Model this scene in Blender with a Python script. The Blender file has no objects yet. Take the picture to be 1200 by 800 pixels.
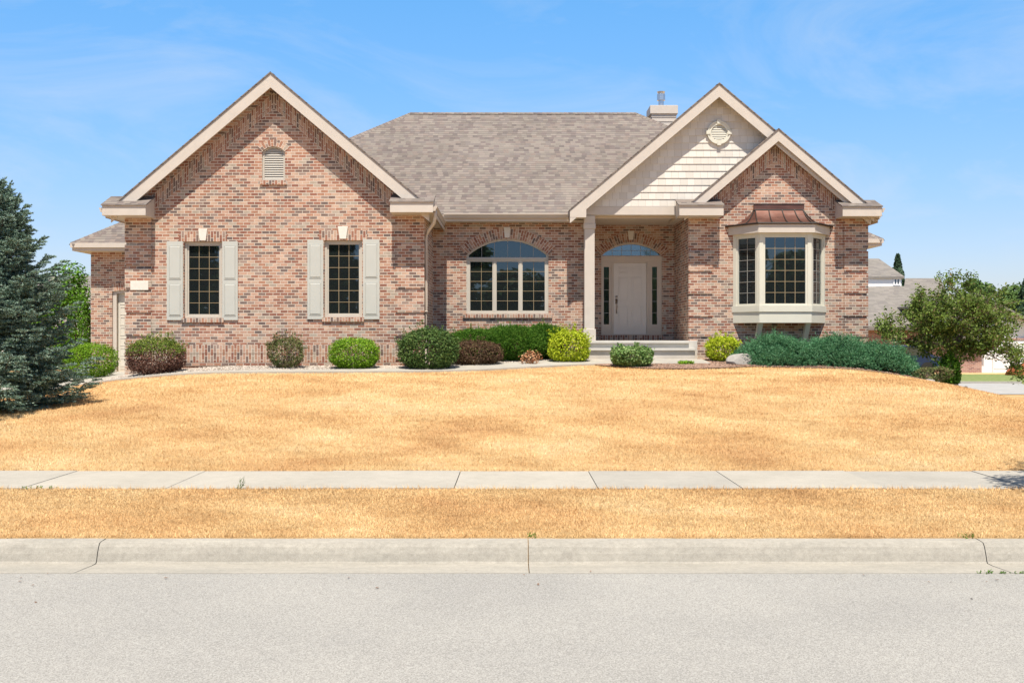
import bpy, math, random
import numpy as np
from mathutils import Vector, Matrix
from mathutils.geometry import tessellate_polygon
random.seed(7); rng = np.random.default_rng(11)
R = math.radians
S = bpy.context.scene
COL = S.collection

# ------------------------------------------------------------------ camera
EYE = 1.6; F = 1250.0
cam = bpy.data.cameras.new('camera'); co = bpy.data.objects.new('camera', cam); COL.objects.link(co)
cam.sensor_width = 36; cam.lens = 37.5; cam.shift_y = -5/1200
cam.clip_start = 0.1; cam.clip_end = 3000
co.location = (0, 0, EYE); co.rotation_euler = (R(90), 0, 0)
S.camera = co
# ------------------------------------------------------------------ light
SUN_EL = 64.5
sun = bpy.data.lights.new('sun', 'SUN'); so = bpy.data.objects.new('sun', sun); COL.objects.link(so)
sun.energy = 5.0; sun.angle = R(0.55); sun.color = (1.0, 0.93, 0.82)
so.rotation_euler = (R(90-SUN_EL), 0, R(0.5)); so.location = (0, -20, 40)
W = bpy.data.worlds.new('World'); S.world = W; W.use_nodes = True
wn = W.node_tree; wn.nodes.clear()
sky = wn.nodes.new('ShaderNodeTexSky'); sky.sky_type = 'NISHITA'; sky.sun_disc = False
sky.sun_elevation = R(SUN_EL); sky.sun_rotation = R(180); sky.altitude = 250
sky.air_density = 1.15; sky.dust_density = 0.6; sky.ozone_density = 2.4
bg = wn.nodes.new('ShaderNodeBackground'); bg.inputs['Strength'].default_value = 0.07
wo = wn.nodes.new('ShaderNodeOutputWorld')
tc = wn.nodes.new('ShaderNodeTexCoord')
mp = wn.nodes.new('ShaderNodeMapping'); mp.inputs['Scale'].default_value = (1.6, 1.6, 6.0); mp.inputs['Rotation'].default_value = (0.1, 0.25, 0.3)
nz = wn.nodes.new('ShaderNodeTexNoise'); nz.inputs['Scale'].default_value = 1.7; nz.inputs['Detail'].default_value = 9
nz.inputs['Roughness'].default_value = 0.62; nz.inputs['Distortion'].default_value = 0.9
rp = wn.nodes.new('ShaderNodeValToRGB'); rp.color_ramp.elements[0].position = 0.46; rp.color_ramp.elements[1].position = 0.82
rp.color_ramp.elements[0].color = (0, 0, 0, 1); rp.color_ramp.elements[1].color = (.50, .50, .50, 1)
mx = wn.nodes.new('ShaderNodeMix'); mx.data_type = 'RGBA'
gm = wn.nodes.new('ShaderNodeHueSaturation'); gm.inputs['Saturation'].default_value = 1.0; gm.inputs['Value'].default_value = 2.1
wn.links.new(tc.outputs['Generated'], mp.inputs['Vector']); wn.links.new(mp.outputs['Vector'], nz.inputs['Vector'])
wn.links.new(nz.outputs['Fac'], rp.inputs['Fac']); wn.links.new(rp.outputs['Color'], mx.inputs['Factor'])
sz = wn.nodes.new('ShaderNodeSeparateXYZ'); tr_ = wn.nodes.new('ShaderNodeValToRGB'); tm = wn.nodes.new('ShaderNodeMix'); tm.data_type = 'RGBA'; tm.blend_type = 'MULTIPLY'; tm.inputs['Factor'].default_value = 1
while len(tr_.color_ramp.elements) < 4: tr_.color_ramp.elements.new(.5)
for e_, (p_, c_) in zip(tr_.color_ramp.elements, ((.0, (.58, .56, .72, 1)), (.10, (.55, .61, .78, 1)), (.30, (.46, .80, 1.0, 1)), (.55, (.40, .37, .38, 1)))): e_.position = p_; e_.color = c_
wn.links.new(tc.outputs['Generated'], sz.inputs[0]); wn.links.new(sz.outputs[2], tr_.inputs['Fac'])
wn.links.new(tr_.outputs['Color'], tm.inputs['B']); wn.links.new(sky.outputs['Color'], tm.inputs['A'])
wn.links.new(tm.outputs['Result'], gm.inputs['Color']); wn.links.new(gm.outputs['Color'], mx.inputs['A'])
mx.inputs['B'].default_value = (7.5, 8.2, 9.0, 1)
wn.links.new(mx.outputs['Result'], bg.inputs['Color']); wn.links.new(bg.outputs['Background'], wo.inputs['Surface'])
S.view_settings.view_transform = 'Standard'; S.view_settings.look = 'None'
S.view_settings.exposure = 0.50; S.view_settings.gamma = 1; S.view_settings.use_curve_mapping = False
S.cycles.max_bounces = 6; S.cycles.transparent_max_bounces = 4; S.cycles.sample_clamp_indirect = 6

# ------------------------------------------------------------------ materials
class NT:
    def __init__(s, name):
        s.m = bpy.data.materials.new(name); s.m.use_nodes = True
        s.t = s.m.node_tree; s.b = s.t.nodes['Principled BSDF']; s.out = s.t.nodes['Material Output']
    def n(s, kind, **kw):
        nd = s.t.nodes.new('ShaderNode'+kind)
        for k, v in kw.items():
            if k in nd.inputs.keys(): s.set(nd.inputs[k], v)
            else: setattr(nd, k, v)
        return nd
    def set(s, sock, v):
        if isinstance(v, bpy.types.NodeSocket): s.t.links.new(v, sock)
        else: sock.default_value = v
    def math(s, op, a, b=0.0, c=0.0):
        nd = s.t.nodes.new('ShaderNodeMath'); nd.operation = op
        s.set(nd.inputs[0], a); s.set(nd.inputs[1], b)
        if op in ('COMPARE', 'MULTIPLY_ADD'): s.set(nd.inputs[2], c)
        return nd.outputs[0]
    def mix(s, f, a, b, mode='MIX'):
        nd = s.t.nodes.new('ShaderNodeMix'); nd.data_type = 'RGBA'; nd.blend_type = mode
        s.set(nd.inputs['Factor'], f)
        s.set(nd.inputs['A'], a if isinstance(a, bpy.types.NodeSocket) else (*a, 1)[:4])
        s.set(nd.inputs['B'], b if isinstance(b, bpy.types.NodeSocket) else (*b, 1)[:4])
        return nd.outputs['Result']
    def ramp(s, f, stops, const=False):
        nd = s.t.nodes.new('ShaderNodeValToRGB'); cr = nd.color_ramp
        if const: cr.interpolation = 'CONSTANT'
        while len(cr.elements) < len(stops): cr.elements.new(0.5)
        for e, (p, c) in zip(cr.elements, stops): e.position = p; e.color = (*c, 1)[:4] if len(c) > 1 else (c[0], c[0], c[0], 1)
        s.set(nd.inputs['Fac'], f); return nd.outputs['Color']
    def obj(s): return s.n('TexCoord').outputs['Object']
    def noise(s, scale, detail=4, rough=.55, vec=None, dist=0.0):
        nd = s.n('TexNoise', Scale=scale, Detail=detail, Roughness=rough, Distortion=dist)
        s.set(nd.inputs['Vector'], vec if vec is not None else s.obj()); return nd.outputs['Fac']
    def scaled(s, sc, vec=None):
        nd = s.n('Mapping'); nd.inputs['Scale'].default_value = sc; s.set(nd.inputs['Vector'], vec if vec is not None else s.obj()); return nd.outputs['Vector']
    def bump(s, h, strength=.4, dist=.01):
        nd = s.n('Bump', Strength=strength, Distance=dist, Height=h); s.set(s.b.inputs['Normal'], nd.outputs['Normal'])
    def fin(s, color, rough=.8, spec=.3, metal=0.0):
        s.set(s.b.inputs['Base Color'], color if isinstance(color, bpy.types.NodeSocket) else (*color, 1))
        s.set(s.b.inputs['Roughness'], rough); s.set(s.b.inputs['Specular IOR Level'], spec); s.set(s.b.inputs['Metallic'], metal)
        return s.m

def tiles(name, w, h, mw, mh, palette, mortar, big=(), rowvar=0.0, bumpd=.008, stagger=.5, rough=.9, rnd_off=False, fine=.15):
    """masonry / shingles / shakes laid out on the surface's own UVs in metres"""
    q = NT(name)
    uv = q.n('TexCoord').outputs['UV']; sp = q.n('SeparateXYZ', Vector=uv)
    wob = q.noise(3.0, 2, vec=uv)
    U = sp.outputs[0]; V = q.math('ADD', sp.outputs[1], q.math('MULTIPLY', q.math('SUBTRACT', wob, .5), .006))
    vr = q.math('DIVIDE', V, h); row = q.math('FLOOR', vr); b = q.math('SUBTRACT', vr, row)
    if rnd_off:
        wn1 = q.n('TexWhiteNoise', noise_dimensions='1D'); q.set(wn1.inputs['W'], row); off = wn1.outputs['Value']
    else:
        off = q.math('MULTIPLY', q.math('MODULO', q.math('ADD', row, 1000), 2), stagger)
    ur = q.math('ADD', q.math('DIVIDE', U, w), off); cl = q.math('FLOOR', ur); a = q.math('SUBTRACT', ur, cl)
    cv = q.n('CombineXYZ', X=cl, Y=row)
    w2 = q.n('TexWhiteNoise', noise_dimensions='2D'); q.set(w2.inputs['Vector'], cv.outputs[0])
    col = q.ramp(w2.outputs['Value'], palette, const=True)
    col = q.mix(fine, col, q.ramp(q.noise(60, 3, vec=uv), [(.3, (.25,)), (.7, (1.0,))]), 'MULTIPLY')
    for (sc, lo, hi) in big:
        col = q.mix(1.0, col, q.ramp(q.noise(sc, 4, vec=q.obj()), [(.3, (lo,)), (.7, (hi,))]), 'MULTIPLY')
    m1 = q.math('LESS_THAN', a, mw/w); m2 = q.math('LESS_THAN', b, mh/h)
    mask = q.math('MAXIMUM', m1, m2)
    col = q.mix(mask, col, mortar)
    q.bump(q.math('SUBTRACT', q.math('MULTIPLY', w2.outputs['Value'], .4), mask), .5, bumpd)
    return q.fin(col, rough, .2)

BRICKPAL = [(0, (.36, .175, .12)), (.13, (.49, .295, .21)), (.26, (.295, .135, .095)), (.38, (.56, .385, .285)), (.49, (.42, .22, .145)),
            (.60, (.215, .15, .125)), (.67, (.34, .245, .20)), (.76, (.52, .325, .24)), (.84, (.24, .155, .125)), (.90, (.44, .36, .285)), (.965, (.175, .13, .115))]
M = {}
M['brick'] = tiles('brick_masonry', .176, .070, .011, .0115, BRICKPAL, (.62, .55, .465), big=[(.6, .88, 1.1), (9, .86, 1.12)], fine=.3, bumpd=.006)
M['brick_far'] = tiles('old_brick_masonry', .205, .075, .011, .012, [(0, (.36, .20, .16)), (.5, (.42, .26, .21)), (.8, (.26, .15, .13))], (.5, .42, .37))
SH = [(0, (.195, .165, .145)), (.14, (.225, .195, .17)), (.3, (.25, .21, .185)), (.45, (.185, .15, .138)), (.58, (.255, .22, .19)), (.7, (.205, .175, .16)), (.84, (.235, .19, .165)), (.93, (.16, .135, .125))]
M['shingle'] = tiles('asphalt_shingles', .15, .145, .0, .016, SH, (.07, .06, .055), big=[(.35, .9, 1.07), (2.5, .93, 1.05)], rnd_off=True, bumpd=.01)
SHF = [(0, (.235, .215, .19)), (.35, (.265, .24, .215)), (.7, (.21, .19, .175))]
M['shingle_far'] = tiles('weathered_grey_shingles', .3, .17, .0, .02, SHF, (.14, .13, .125), rnd_off=True)
SHK = [(0, (.66, .615, .55)), (.3, (.70, .655, .59)), (.6, (.64, .595, .53)), (.85, (.72, .68, .61))]
M['shake'] = tiles('cream_shake_siding', .19, .185, .006, .0, SHK, (.42, .38, .33), rnd_off=True, bumpd=.004)

def plain(name, c, rough=.6, var=.06, sc=3, spec=.3, metal=0, bump=0, bsc=60):
    q = NT(name); f = q.noise(sc, 5)
    col = q.ramp(f, [(.25, tuple(v*(1-var) for v in c)), (.75, tuple(min(1, v*(1+var)) for v in c))])
    if bump: q.bump(q.noise(bsc, 4), bump, .004)
    return q.fin(col, rough, spec, metal)
M['trim'] = plain('taupe_painted_trim', (.545, .487, .425), .6, .05, 5, bump=.15)
M['soffit'] = plain('taupe_soffit_panels', (.50, .42, .34), .7, .03)
M['gutter'] = plain('painted_metal_gutter', (.50, .43, .36), .4, .04)
M['shutter'] = plain('grey_vinyl_shutter', (.47, .475, .435), .5, .03)
M['frame'] = plain('sand_window_frame', (.50, .46, .395), .45, .03)
M['bayframe'] = plain('cream_bay_trim', (.62, .60, .51), .5, .03)
M['muntin'] = plain('brass_grille_bars', (.36, .28, .17), .45, .05)
M['muntin_pale'] = plain('pale_grille_bars', (.34, .33, .30), .5, .05)
M['door'] = plain('grey_beige_door_paint', (.72, .66, .59), .5, .03)
M['doorframe'] = plain('taupe_door_frame', (.60, .51, .42), .5, .03)
M['garage'] = plain('cream_garage_door', (.62, .58, .50), .5, .03)
M['stone'] = plain('cast_stone', (.68, .64, .57), .85, .06, 12, bump=.3)
M['concrete_steps'] = plain('step_concrete', (.50, .475, .43), .9, .12, 2.5, bump=.35)
M['nickel'] = plain('brushed_nickel', (.45, .40, .34), .3, .03, metal=1)
M['steel'] = plain('galvanised_flue', (.55, .56, .58), .35, .08, metal=1)
M['dark'] = plain('dark_metal', (.03, .025, .022), .5, .1)
M['white'] = plain('white_siding', (.74, .74, .74), .6, .03)
M['bark'] = plain('grey_brown_bark', (.16, .12, .09), .95, .3, 14, bump=.7, bsc=30)
M['rock_pale'] = plain('pale_boulder_rock', (.36, .335, .305), .95, .25, 5, bump=.8, bsc=14)
M['rock_dark'] = plain('dark_lava_rock', (.07, .05, .045), .95, .4, 5, bump=.8, bsc=14)
M['red'] = plain('red_mulch', (.40, .11, .05), .95, .3, 12, bump=.8)
M['carblue'] = plain('dark_blue_paint', (.02, .03, .07), .3, .05)
q = NT('copper_roofing'); f = q.noise(2.2, 6, vec=q.scaled((1, 1, 3)))
M['copper'] = q.fin(q.ramp(f, [(.3, (.11, .055, .045)), (.5, (.17, .08, .06)), (.72, (.22, .135, .115))]), .42, .4, .55)
q = NT('window_glass'); q.b.inputs['IOR'].default_value = 1.95
q.bump(q.noise(.9, 2), .05, .02)
q.b.inputs['Specular Tint'].default_value = (.62, .84, 1.0, 1); M['glass'] = q.fin((.012, .015, .016), .015, .5)
q = NT('door_glass'); q.b.inputs['IOR'].default_value = 2.3; q.bump(q.noise(1.5, 2), .05, .02)
q.b.inputs['Specular Tint'].default_value = (.62, .84, 1.0, 1); M['glass2'] = q.fin((.02, .024, .026), .04, .6)

# ground covers
q = NT('concrete_sidewalk'); f = q.noise(1.1, 5); g = q.noise(140, 3)
c = q.ramp(f, [(.3, (.385, .36, .31)), (.7, (.445, .415, .36))]); c = q.mix(1, c, q.ramp(q.n('NewGeometry').outputs['Random Per Island'], [(0, (.91, .92, .94)), (1, (1.04, 1.03, 1.01))]), 'MULTIPLY')
c = q.mix(.6, c, q.ramp(g, [(.3, (.72,)), (.7, (1.16,))]), 'MULTIPLY'); c = q.mix(.5, c, q.ramp(q.noise(6, 6, .75), [(.3, (.82,)), (.6, (1.05,))]), 'MULTIPLY'); q.bump(g, .3, .003)
M['sidewalk'] = q.fin(c, .92, .2)
q = NT('concrete_kerb'); f = q.noise(2.0, 7, .7, vec=q.scaled((.8, 3, 3))); g = q.noise(170, 3); k = q.noise(9, 6, .75)
c = q.ramp(f, [(.3, (.345, .325, .28)), (.55, (.41, .38, .325)), (.75, (.46, .43, .365))])
geo = q.n('SeparateXYZ', Vector=q.n('NewGeometry').outputs['Position'])
band = q.math('MULTIPLY', q.math('COMPARE', geo.outputs[1], 8.83, .07), q.ramp(k, [(.35, (0.0,)), (.65, (.55,))]))
c = q.mix(band, c, (.30, .275, .235))
c = q.mix(.7, c, q.ramp(g, [(.3, (.7,)), (.7, (1.15,))]), 'MULTIPLY'); c = q.mix(.6, c, q.ramp(q.noise(26, 6, .8), [(.34, (.72,)), (.6, (1.06,))]), 'MULTIPLY'); q.bump(g, .4, .003)
M['kerb'] = q.fin(c, .92, .2)
q = NT('worn_asphalt'); g = q.n('TexVoronoi', Scale=150.0, Vector=q.obj()); g2 = q.noise(330, 2, .7); f = q.noise(.7, 6); 
c = q.ramp(g.outputs['Color'], [(.1, (.25, .242, .225)), (.5, (.355, .345, .322)), (.9, (.47, .457, .425))])
c = q.mix(.6, c, q.ramp(g2, [(.32, (.62,)), (.68, (1.25,))]), 'MULTIPLY')
c = q.mix(1, c, q.ramp(f, [(.3, (.90, .895, .89)), (.7, (1.04, 1.03, 1.01))]), 'MULTIPLY')
st = q.noise(1.3, 6, .6, vec=q.scaled((.5, 2.5, 1)), dist=.6)
c = q.mix(q.ramp(st, [(.62, (0.0,)), (.74, (.35,))]), c, (.26, .255, .25))
q.bump(g2, .5, .004); M['asphalt'] = q.fin(c, .9, .25)
q = NT('far_asphalt'); M['asphalt_far'] = q.fin(q.ramp(q.noise(3, 5), [(.3, (.34, .335, .32)), (.7, (.42, .41, .39))]), .9)

def dry(q):
    a = q.noise(.55, 5, .6); b = q.noise(3.2, 5, .65, vec=q.scaled((.6, 1.2, 1))); d = q.noise(14, 4, .7)
    c = q.ramp(a, [(.28, (.58, .335, .155)), (.42, (.71, .455, .22)), (.56, (.78, .54, .28)), (.72, (.84, .63, .37))])
    c = q.mix(.85, c, q.ramp(b, [(.28, (.84, .81, .78)), (.5, (1.0, 1.0, 1.0)), (.72, (1.10, 1.12, 1.14))]), 'MULTIPLY')
    c = q.mix(.38, c, q.ramp(d, [(.28, (.68, .66, .6)), (.7, (1.18, 1.2, 1.2))]), 'MULTIPLY')
    mw = q.n('TexWave', wave_type='BANDS', bands_direction='DIAGONAL'); mw.inputs['Scale'].default_value = .28; mw.inputs['Distortion'].default_value = 5.0; mw.inputs['Detail'].default_value = 3.0; mw.inputs['Detail Scale'].default_value = .8; q.set(mw.inputs['Vector'], q.obj())
    c = q.mix(.5, c, q.ramp(mw.outputs['Fac'], [(.2, (.93, .92, .90)), (.8, (1.07, 1.08, 1.1))]), 'MULTIPLY')
    green = q.ramp(q.noise(.9, 6, .7, vec=q.scaled((1.3, .7, 1))), [(.60, (0.0,)), (.78, (.30,))])
    return q.mix(green, c, (.36, .29, .12))
q = NT('dry_lawn_ground'); c = dry(q); g = q.noise(70, 4, .8)
c = q.mix(.7, c, q.ramp(g, [(.3, (.6, .57, .52)), (.7, (1.12, 1.12, 1.12))]), 'MULTIPLY'); q.bump(g, 1.0, .03)
M['lawn'] = q.fin(c, .95, .1)
q = NT('dry_grass_blades'); c = dry(q); r_ = q.n('NewGeometry').outputs['Random Per Island']
c = q.mix(.8, c, q.ramp(r_, [(.0, (.76, .72, .64)), (.5, (1.02, 1.03, 1.0)), (1, (1.18, 1.2, 1.16))]), 'MULTIPLY')
M['blade'] = q.fin(c, .8, .2)
q = NT('yard_green_grass'); g = q.noise(8, 5)
M['green_grass'] = q.fin(q.ramp(g, [(.3, (.13, .17, .05)), (.55, (.20, .25, .08)), (.75, (.34, .29, .14))]), .95)
q = NT('bed_soil'); g = q.noise(25, 5)
M['soil'] = q.fin(q.ramp(g, [(.3, (.16, .10, .07)), (.7, (.28, .19, .14))]), .95)
q = NT('river_gravel'); r_ = q.n('NewGeometry').outputs['Random Per Island']
M['gravel'] = q.fin(q.ramp(r_, [(0, (.30, .25, .20)), (.25, (.44, .38, .32)), (.6, (.54, .49, .43)), (1, (.38, .30, .24))]), .85)
q = NT('gravel_base'); g = q.n('TexVoronoi', Scale=28.0, Vector=q.obj())
M['gravel_base'] = q.fin(q.ramp(g.outputs['Color'], [(.1, (.28, .24, .20)), (.6, (.42, .37, .31))]), .9)
q = NT('bark_mulch'); r_ = q.n('NewGeometry').outputs['Random Per Island']
M['mulch'] = q.fin(q.ramp(r_, [(0, (.20, .11, .075)), (.5, (.34, .21, .15)), (1, (.45, .32, .24))]), .95)

def leafmat(name, stops, trans=.25, sc=2.5, patch=None, rough=.6, spec=.16):
    q = NT(name); r_ = q.n('NewGeometry').outputs['Random Per Island']
    c = q.ramp(r_, stops)
    if patch:
        colr, lo, hi, psc = patch
        c = q.mix(q.ramp(q.noise(psc, 4), [(lo, (0.0,)), (hi, (1.0,))]), c, colr)
    c = q.mix(.6, c, q.ramp(q.noise(sc, 3), [(.3, (.75,)), (.7, (1.25,))]), 'MULTIPLY')
    q.fin(c, rough, spec)
    tr = q.n('BsdfTranslucent', Color=c); ms = q.n('MixShader', Fac=trans)
    q.t.links.new(q.b.outputs[0], ms.inputs[1]); q.t.links.new(tr.outputs[0], ms.inputs[2])
    q.t.links.new(ms.outputs[0], q.out.inputs['Surface']); return q.m
G = {}
G['spruce'] = leafmat('spruce_needles', [(0, (.06, .115, .075)), (.5, (.17, .26, .19)), (1, (.40, .50, .41))], .12)
G['green'] = leafmat('box_leaves', [(0, (.05, .14, .012)), (.6, (.11, .25, .02)), (1, (.20, .38, .04))])
G['bright'] = leafmat('bright_box_leaves', [(0, (.08, .18, .01)), (.6, (.17, .33, .015)), (1, (.30, .46, .04))])
G['dark'] = leafmat('dark_leaves', [(0, (.04, .085, .02)), (.6, (.08, .145, .035)), (1, (.17, .24, .07))])
G['yew'] = leafmat('yew_needles', [(0, (.03, .10, .012)), (.55, (.08, .20, .02)), (1, (.22, .38, .05))])
G['lime'] = leafmat('lime_leaves', [(0, (.24, .33, .015)), (.6, (.45, .54, .025)), (1, (.62, .66, .06))], .3)
G['hyd'] = leafmat('pale_green_leaves', [(0, (.10, .20, .05)), (.6, (.19, .31, .09)), (1, (.36, .46, .20))], .3)
G['maroon'] = leafmat('maroon_leaves', [(0, (.06, .035, .02)), (.6, (.12, .06, .04)), (1, (.17, .14, .06))])
G['bronze'] = leafmat('bronze_green_leaves', [(0, (.07, .11, .02)), (.6, (.15, .21, .03)), (1, (.24, .30, .06))], patch=None)
G['bronze_low'] = leafmat('red_brown_twiggy_leaves', [(0, (.08, .035, .025)), (.6, (.16, .075, .055)), (1, (.24, .14, .10))])
G['olive'] = leafmat('olive_leaves', [(0, (.07, .10, .03)), (.5, (.13, .17, .05)), (1, (.24, .15, .10))])
G['orange'] = leafmat('scorched_leaves', [(0, (.35, .13, .06)), (.6, (.52, .25, .13)), (1, (.55, .40, .22))])
G['juniper'] = leafmat('juniper_needles', [(0, (.035, .13, .045)), (.6, (.09, .25, .115)), (1, (.25, .45, .25))], .12)
G['crab'] = leafmat('crabapple_leaves', [(0, (.06, .10, .02)), (.5, (.13, .20, .035)), (.92, (.22, .30, .07)), (1, (.27, .19, .11))], .3)
G['far'] = leafmat('far_tree_leaves', [(0, (.05, .10, .025)), (.6, (.09, .16, .04)), (1, (.15, .23, .07))], .2)
G['fardark'] = leafmat('far_conifer_needles', [(0, (.025, .055, .03)), (1, (.07, .12, .065))], .1)

# ------------------------------------------------------------------ mesh helpers
def tag(o, label=None, cat=None, group=None, kind=None):
    for k, v in (('label', label), ('category', cat), ('group', group), ('kind', kind)):
        if v: o[k] = v
    return o
def empty(name, loc=(0, 0, 0)):
    o = bpy.data.objects.new(name, None); o.location = loc; o.empty_display_size = .2; COL.objects.link(o); return o
def link(name, me, parent=None):
    o = bpy.data.objects.new(name, me); COL.objects.link(o)
    if parent is not None:
        o.parent = parent
        if parent.type == 'EMPTY': o.matrix_parent_inverse = Matrix.Translation(parent.location).inverted()
    return o
class MB:
    def __init__(s): s.v = []; s.f = []; s.uv = []; s.mi = []; s.x = None
    def face(s, pts, uv=None, mi=0, flip=False):
        P = [Vector(p) for p in pts]
        if s.x is not None: P = [s.x @ p for p in P]
        if flip: P.reverse(); uv = list(reversed(uv)) if uv else None
        i0 = len(s.v); s.v += [tuple(p) for p in P]; s.f.append(tuple(range(i0, i0+len(P)))); s.mi.append(mi)
        if uv is None:
            n = Vector((0, 0, 0))
            for i in range(len(P)):
                a, b = P[i], P[(i+1) % len(P)]
                n += Vector(((a.y-b.y)*(a.z+b.z), (a.z-b.z)*(a.x+b.x), (a.x-b.x)*(a.y+b.y)))
            if n.length < 1e-12: n = Vector((0, 0, 1))
            n.normalize()
            if abs(n.z) > .97: uv = [(p.x, p.y) for p in P]
            else:
                t = Vector((0, 0, 1)).cross(n).normalized(); b = n.cross(t)
                uv = [(p.dot(t), p.dot(b)) for p in P]
        s.uv.append(uv)
    def box(s, x0, x1, y0, y1, z0, z1, mi=0, swap=False):
        c = [(x0, y0, z0), (x1, y0, z0), (x1, y1, z0), (x0, y1, z0), (x0, y0, z1), (x1, y0, z1), (x1, y1, z1), (x0, y1, z1)]
        for q4 in ((0, 1, 5, 4), (1, 2, 6, 5), (2, 3, 7, 6), (3, 0, 4, 7), (4, 5, 6, 7), (3, 2, 1, 0)):
            P = [c[k] for k in q4]; uv = None
            if swap:
                if q4 in ((0, 1, 5, 4), (2, 3, 7, 6)): uv = [(p[2], p[0]) for p in P]
                else: uv = [(p[1]+p[2], p[0]+p[1]) for p in P]
            s.face(P, uv, mi)
        return s
    def prism_xz(s, poly, y0, y1, mi=0, cap=True):
        """polygon in (x,z), counter-clockwise seen from the front, from y0 (front) back to y1"""
        n = len(poly)
        if cap:
            tri = tessellate_polygon([[Vector((a, b, 0)) for a, b in poly]])
            for t in tri:
                P = [(poly[i][0], y0, poly[i][1]) for i in t]; s._front(P, mi)
                P = [(poly[i][0], y1, poly[i][1]) for i in t]; s._front(P, mi, back=True)
        for i in range(n):
            a, b = poly[i], poly[(i+1) % n]
            s.face([(a[0], y0, a[1]), (a[0], y1, a[1]), (b[0], y1, b[1]), (b[0], y0, b[1])], None, mi)
        return s
    def _front(s, P, mi, back=False, uv=None):
        a, b, c = [Vector(p) for p in P]; n = (b-a).cross(c-a)
        if (n.y > 0) != back: P = [P[0], P[2], P[1]]; uv = [uv[0], uv[2], uv[1]] if uv else None
        s.face(P, uv, mi)
    def wall(s, outer, holes, y0, y1, mi=0):
        """a wall facing -Y with real openings (reveals included)"""
        loops = [outer]+holes
        allp = [p for l in loops for p in l]
        tri = tessellate_polygon([[Vector((a, b, 0)) for a, b in l] for l in loops])
        for t in tri:
            s._front([(allp[i][0], y0, allp[i][1]) for i in t], mi, uv=[allp[i] for i in t])
            s._front([(allp[i][0], y1, allp[i][1]) for i in t], mi, back=True)
        for l in loops:
            for i in range(len(l)):
                a, b = l[i], l[(i+1) % len(l)]
                s.face([(a[0], y0, a[1]), (a[0], y1, a[1]), (b[0], y1, b[1]), (b[0], y0, b[1])], None, mi)
        return s
    def tube(s, pts, r, n=8, mi=0, r1=None, cap=True):
        P = [Vector(p) for p in pts]; rings = []
        for i, p in enumerate(P):
            d = (P[min(i+1, len(P)-1)]-P[max(i-1, 0)]).normalized()
            u = d.cross(Vector((0, 0, 1)))
            if u.length < .05: u = Vector((1, 0, 0))
            u.normalize(); w = d.cross(u)
            rr = r if r1 is None else r+(r1-r)*i/(len(P)-1)
            rings.append([p+(u*math.cos(2*math.pi*k/n)+w*math.sin(2*math.pi*k/n))*rr for k in range(n)])
        for i in range(len(rings)-1):
            for k in range(n):
                s.face([rings[i][k], rings[i][(k+1) % n], rings[i+1][(k+1) % n], rings[i+1][k]], None, mi)
        if cap: s.face(list(reversed(rings[0])), None, mi); s.face(rings[-1], None, mi)
        return s
    def build(s, name, mats, parent=None, smooth=False, bevel=0):
        me = bpy.data.meshes.new(name); me.from_pydata(s.v, [], s.f)
        ul = me.uv_layers.new(name='UVMap'); flat = [c for f in s.uv for t in f for c in t]
        ul.data.foreach_set('uv', flat)
        for m in (mats if isinstance(mats, (list, tuple)) else [mats]): me.materials.append(m)
        me.polygons.foreach_set('material_index', s.mi)
        if smooth or bevel:
            import bmesh
            b = bmesh.new(); b.from_mesh(me); bmesh.ops.remove_doubles(b, verts=b.verts, dist=1e-5)
            if smooth:
                for f in b.faces: f.smooth = True
            b.to_mesh(me); b.free()
        me.update(); o = link(name, me, parent)
        if bevel:
            md = o.modifiers.new('bevel', 'BEVEL'); md.width = bevel; md.segments = 2; md.limit_method = 'ANGLE'
        return o
def np_mesh(name, V, n, mat, parent=None, smooth=False):
    """V: (N*n,3) vertices, each n in a row make one face"""
    V = np.ascontiguousarray(V, dtype=np.float32); N = len(V)//n
    me = bpy.data.meshes.new(name); me.vertices.add(len(V)); me.vertices.foreach_set('co', V.ravel())
    me.loops.add(N*n); me.loops.foreach_set('vertex_index', np.arange(N*n, dtype=np.int32))
    me.polygons.add(N); me.polygons.foreach_set('loop_start', np.arange(0, N*n, n, dtype=np.int32))
    me.materials.append(mat); me.update(calc_edges=True); return link(name, me, parent)

# ------------------------------------------------------------------ terrain
def sst(a, b, x): t = np.clip((x-a)/(b-a), 0, 1); return t*t*(3-2*t)
def hgt(X, D):
    X = np.asarray(X, float); D = np.asarray(D, float)
    t = np.clip((D-12.85)/(24-12.85), 0, 1)
    z = .80*(1-(1-t)**1.65)+np.clip(D-24, 0, 3.3)*.062
    rx = np.clip(X-7.3, 0, 20); fall = .050*rx**2
    fall = np.minimum(fall, .35+.12*rx)*sst(12.8, 20, D)
    lx = np.clip(-X-6, 0, 20); lf = np.minimum(.022*lx**2, .42)*sst(13.2, 20, D)
    z = z-fall-lf
    z = np.where(D > 12.8, np.maximum(z, -.12-.03*sst(27, 32, D)-.06*sst(32, 41.5, D)-.4*sst(55, 70, D)), z)
    # parkway strip and everything toward the street
    z = np.where(D < 11.33, -.012-(11.33-D)*.035, z)
    z = np.where((D >= 11.33) & (D <= 12.8), -.03, z)
    z = np.where(D < 9.02, -.32, z); z = np.where(D < -3.5, -.06+.02*np.clip(-3.5-D, 0, 30), z)
    return z
def h1(x, y): return float(hgt(x, y))
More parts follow.
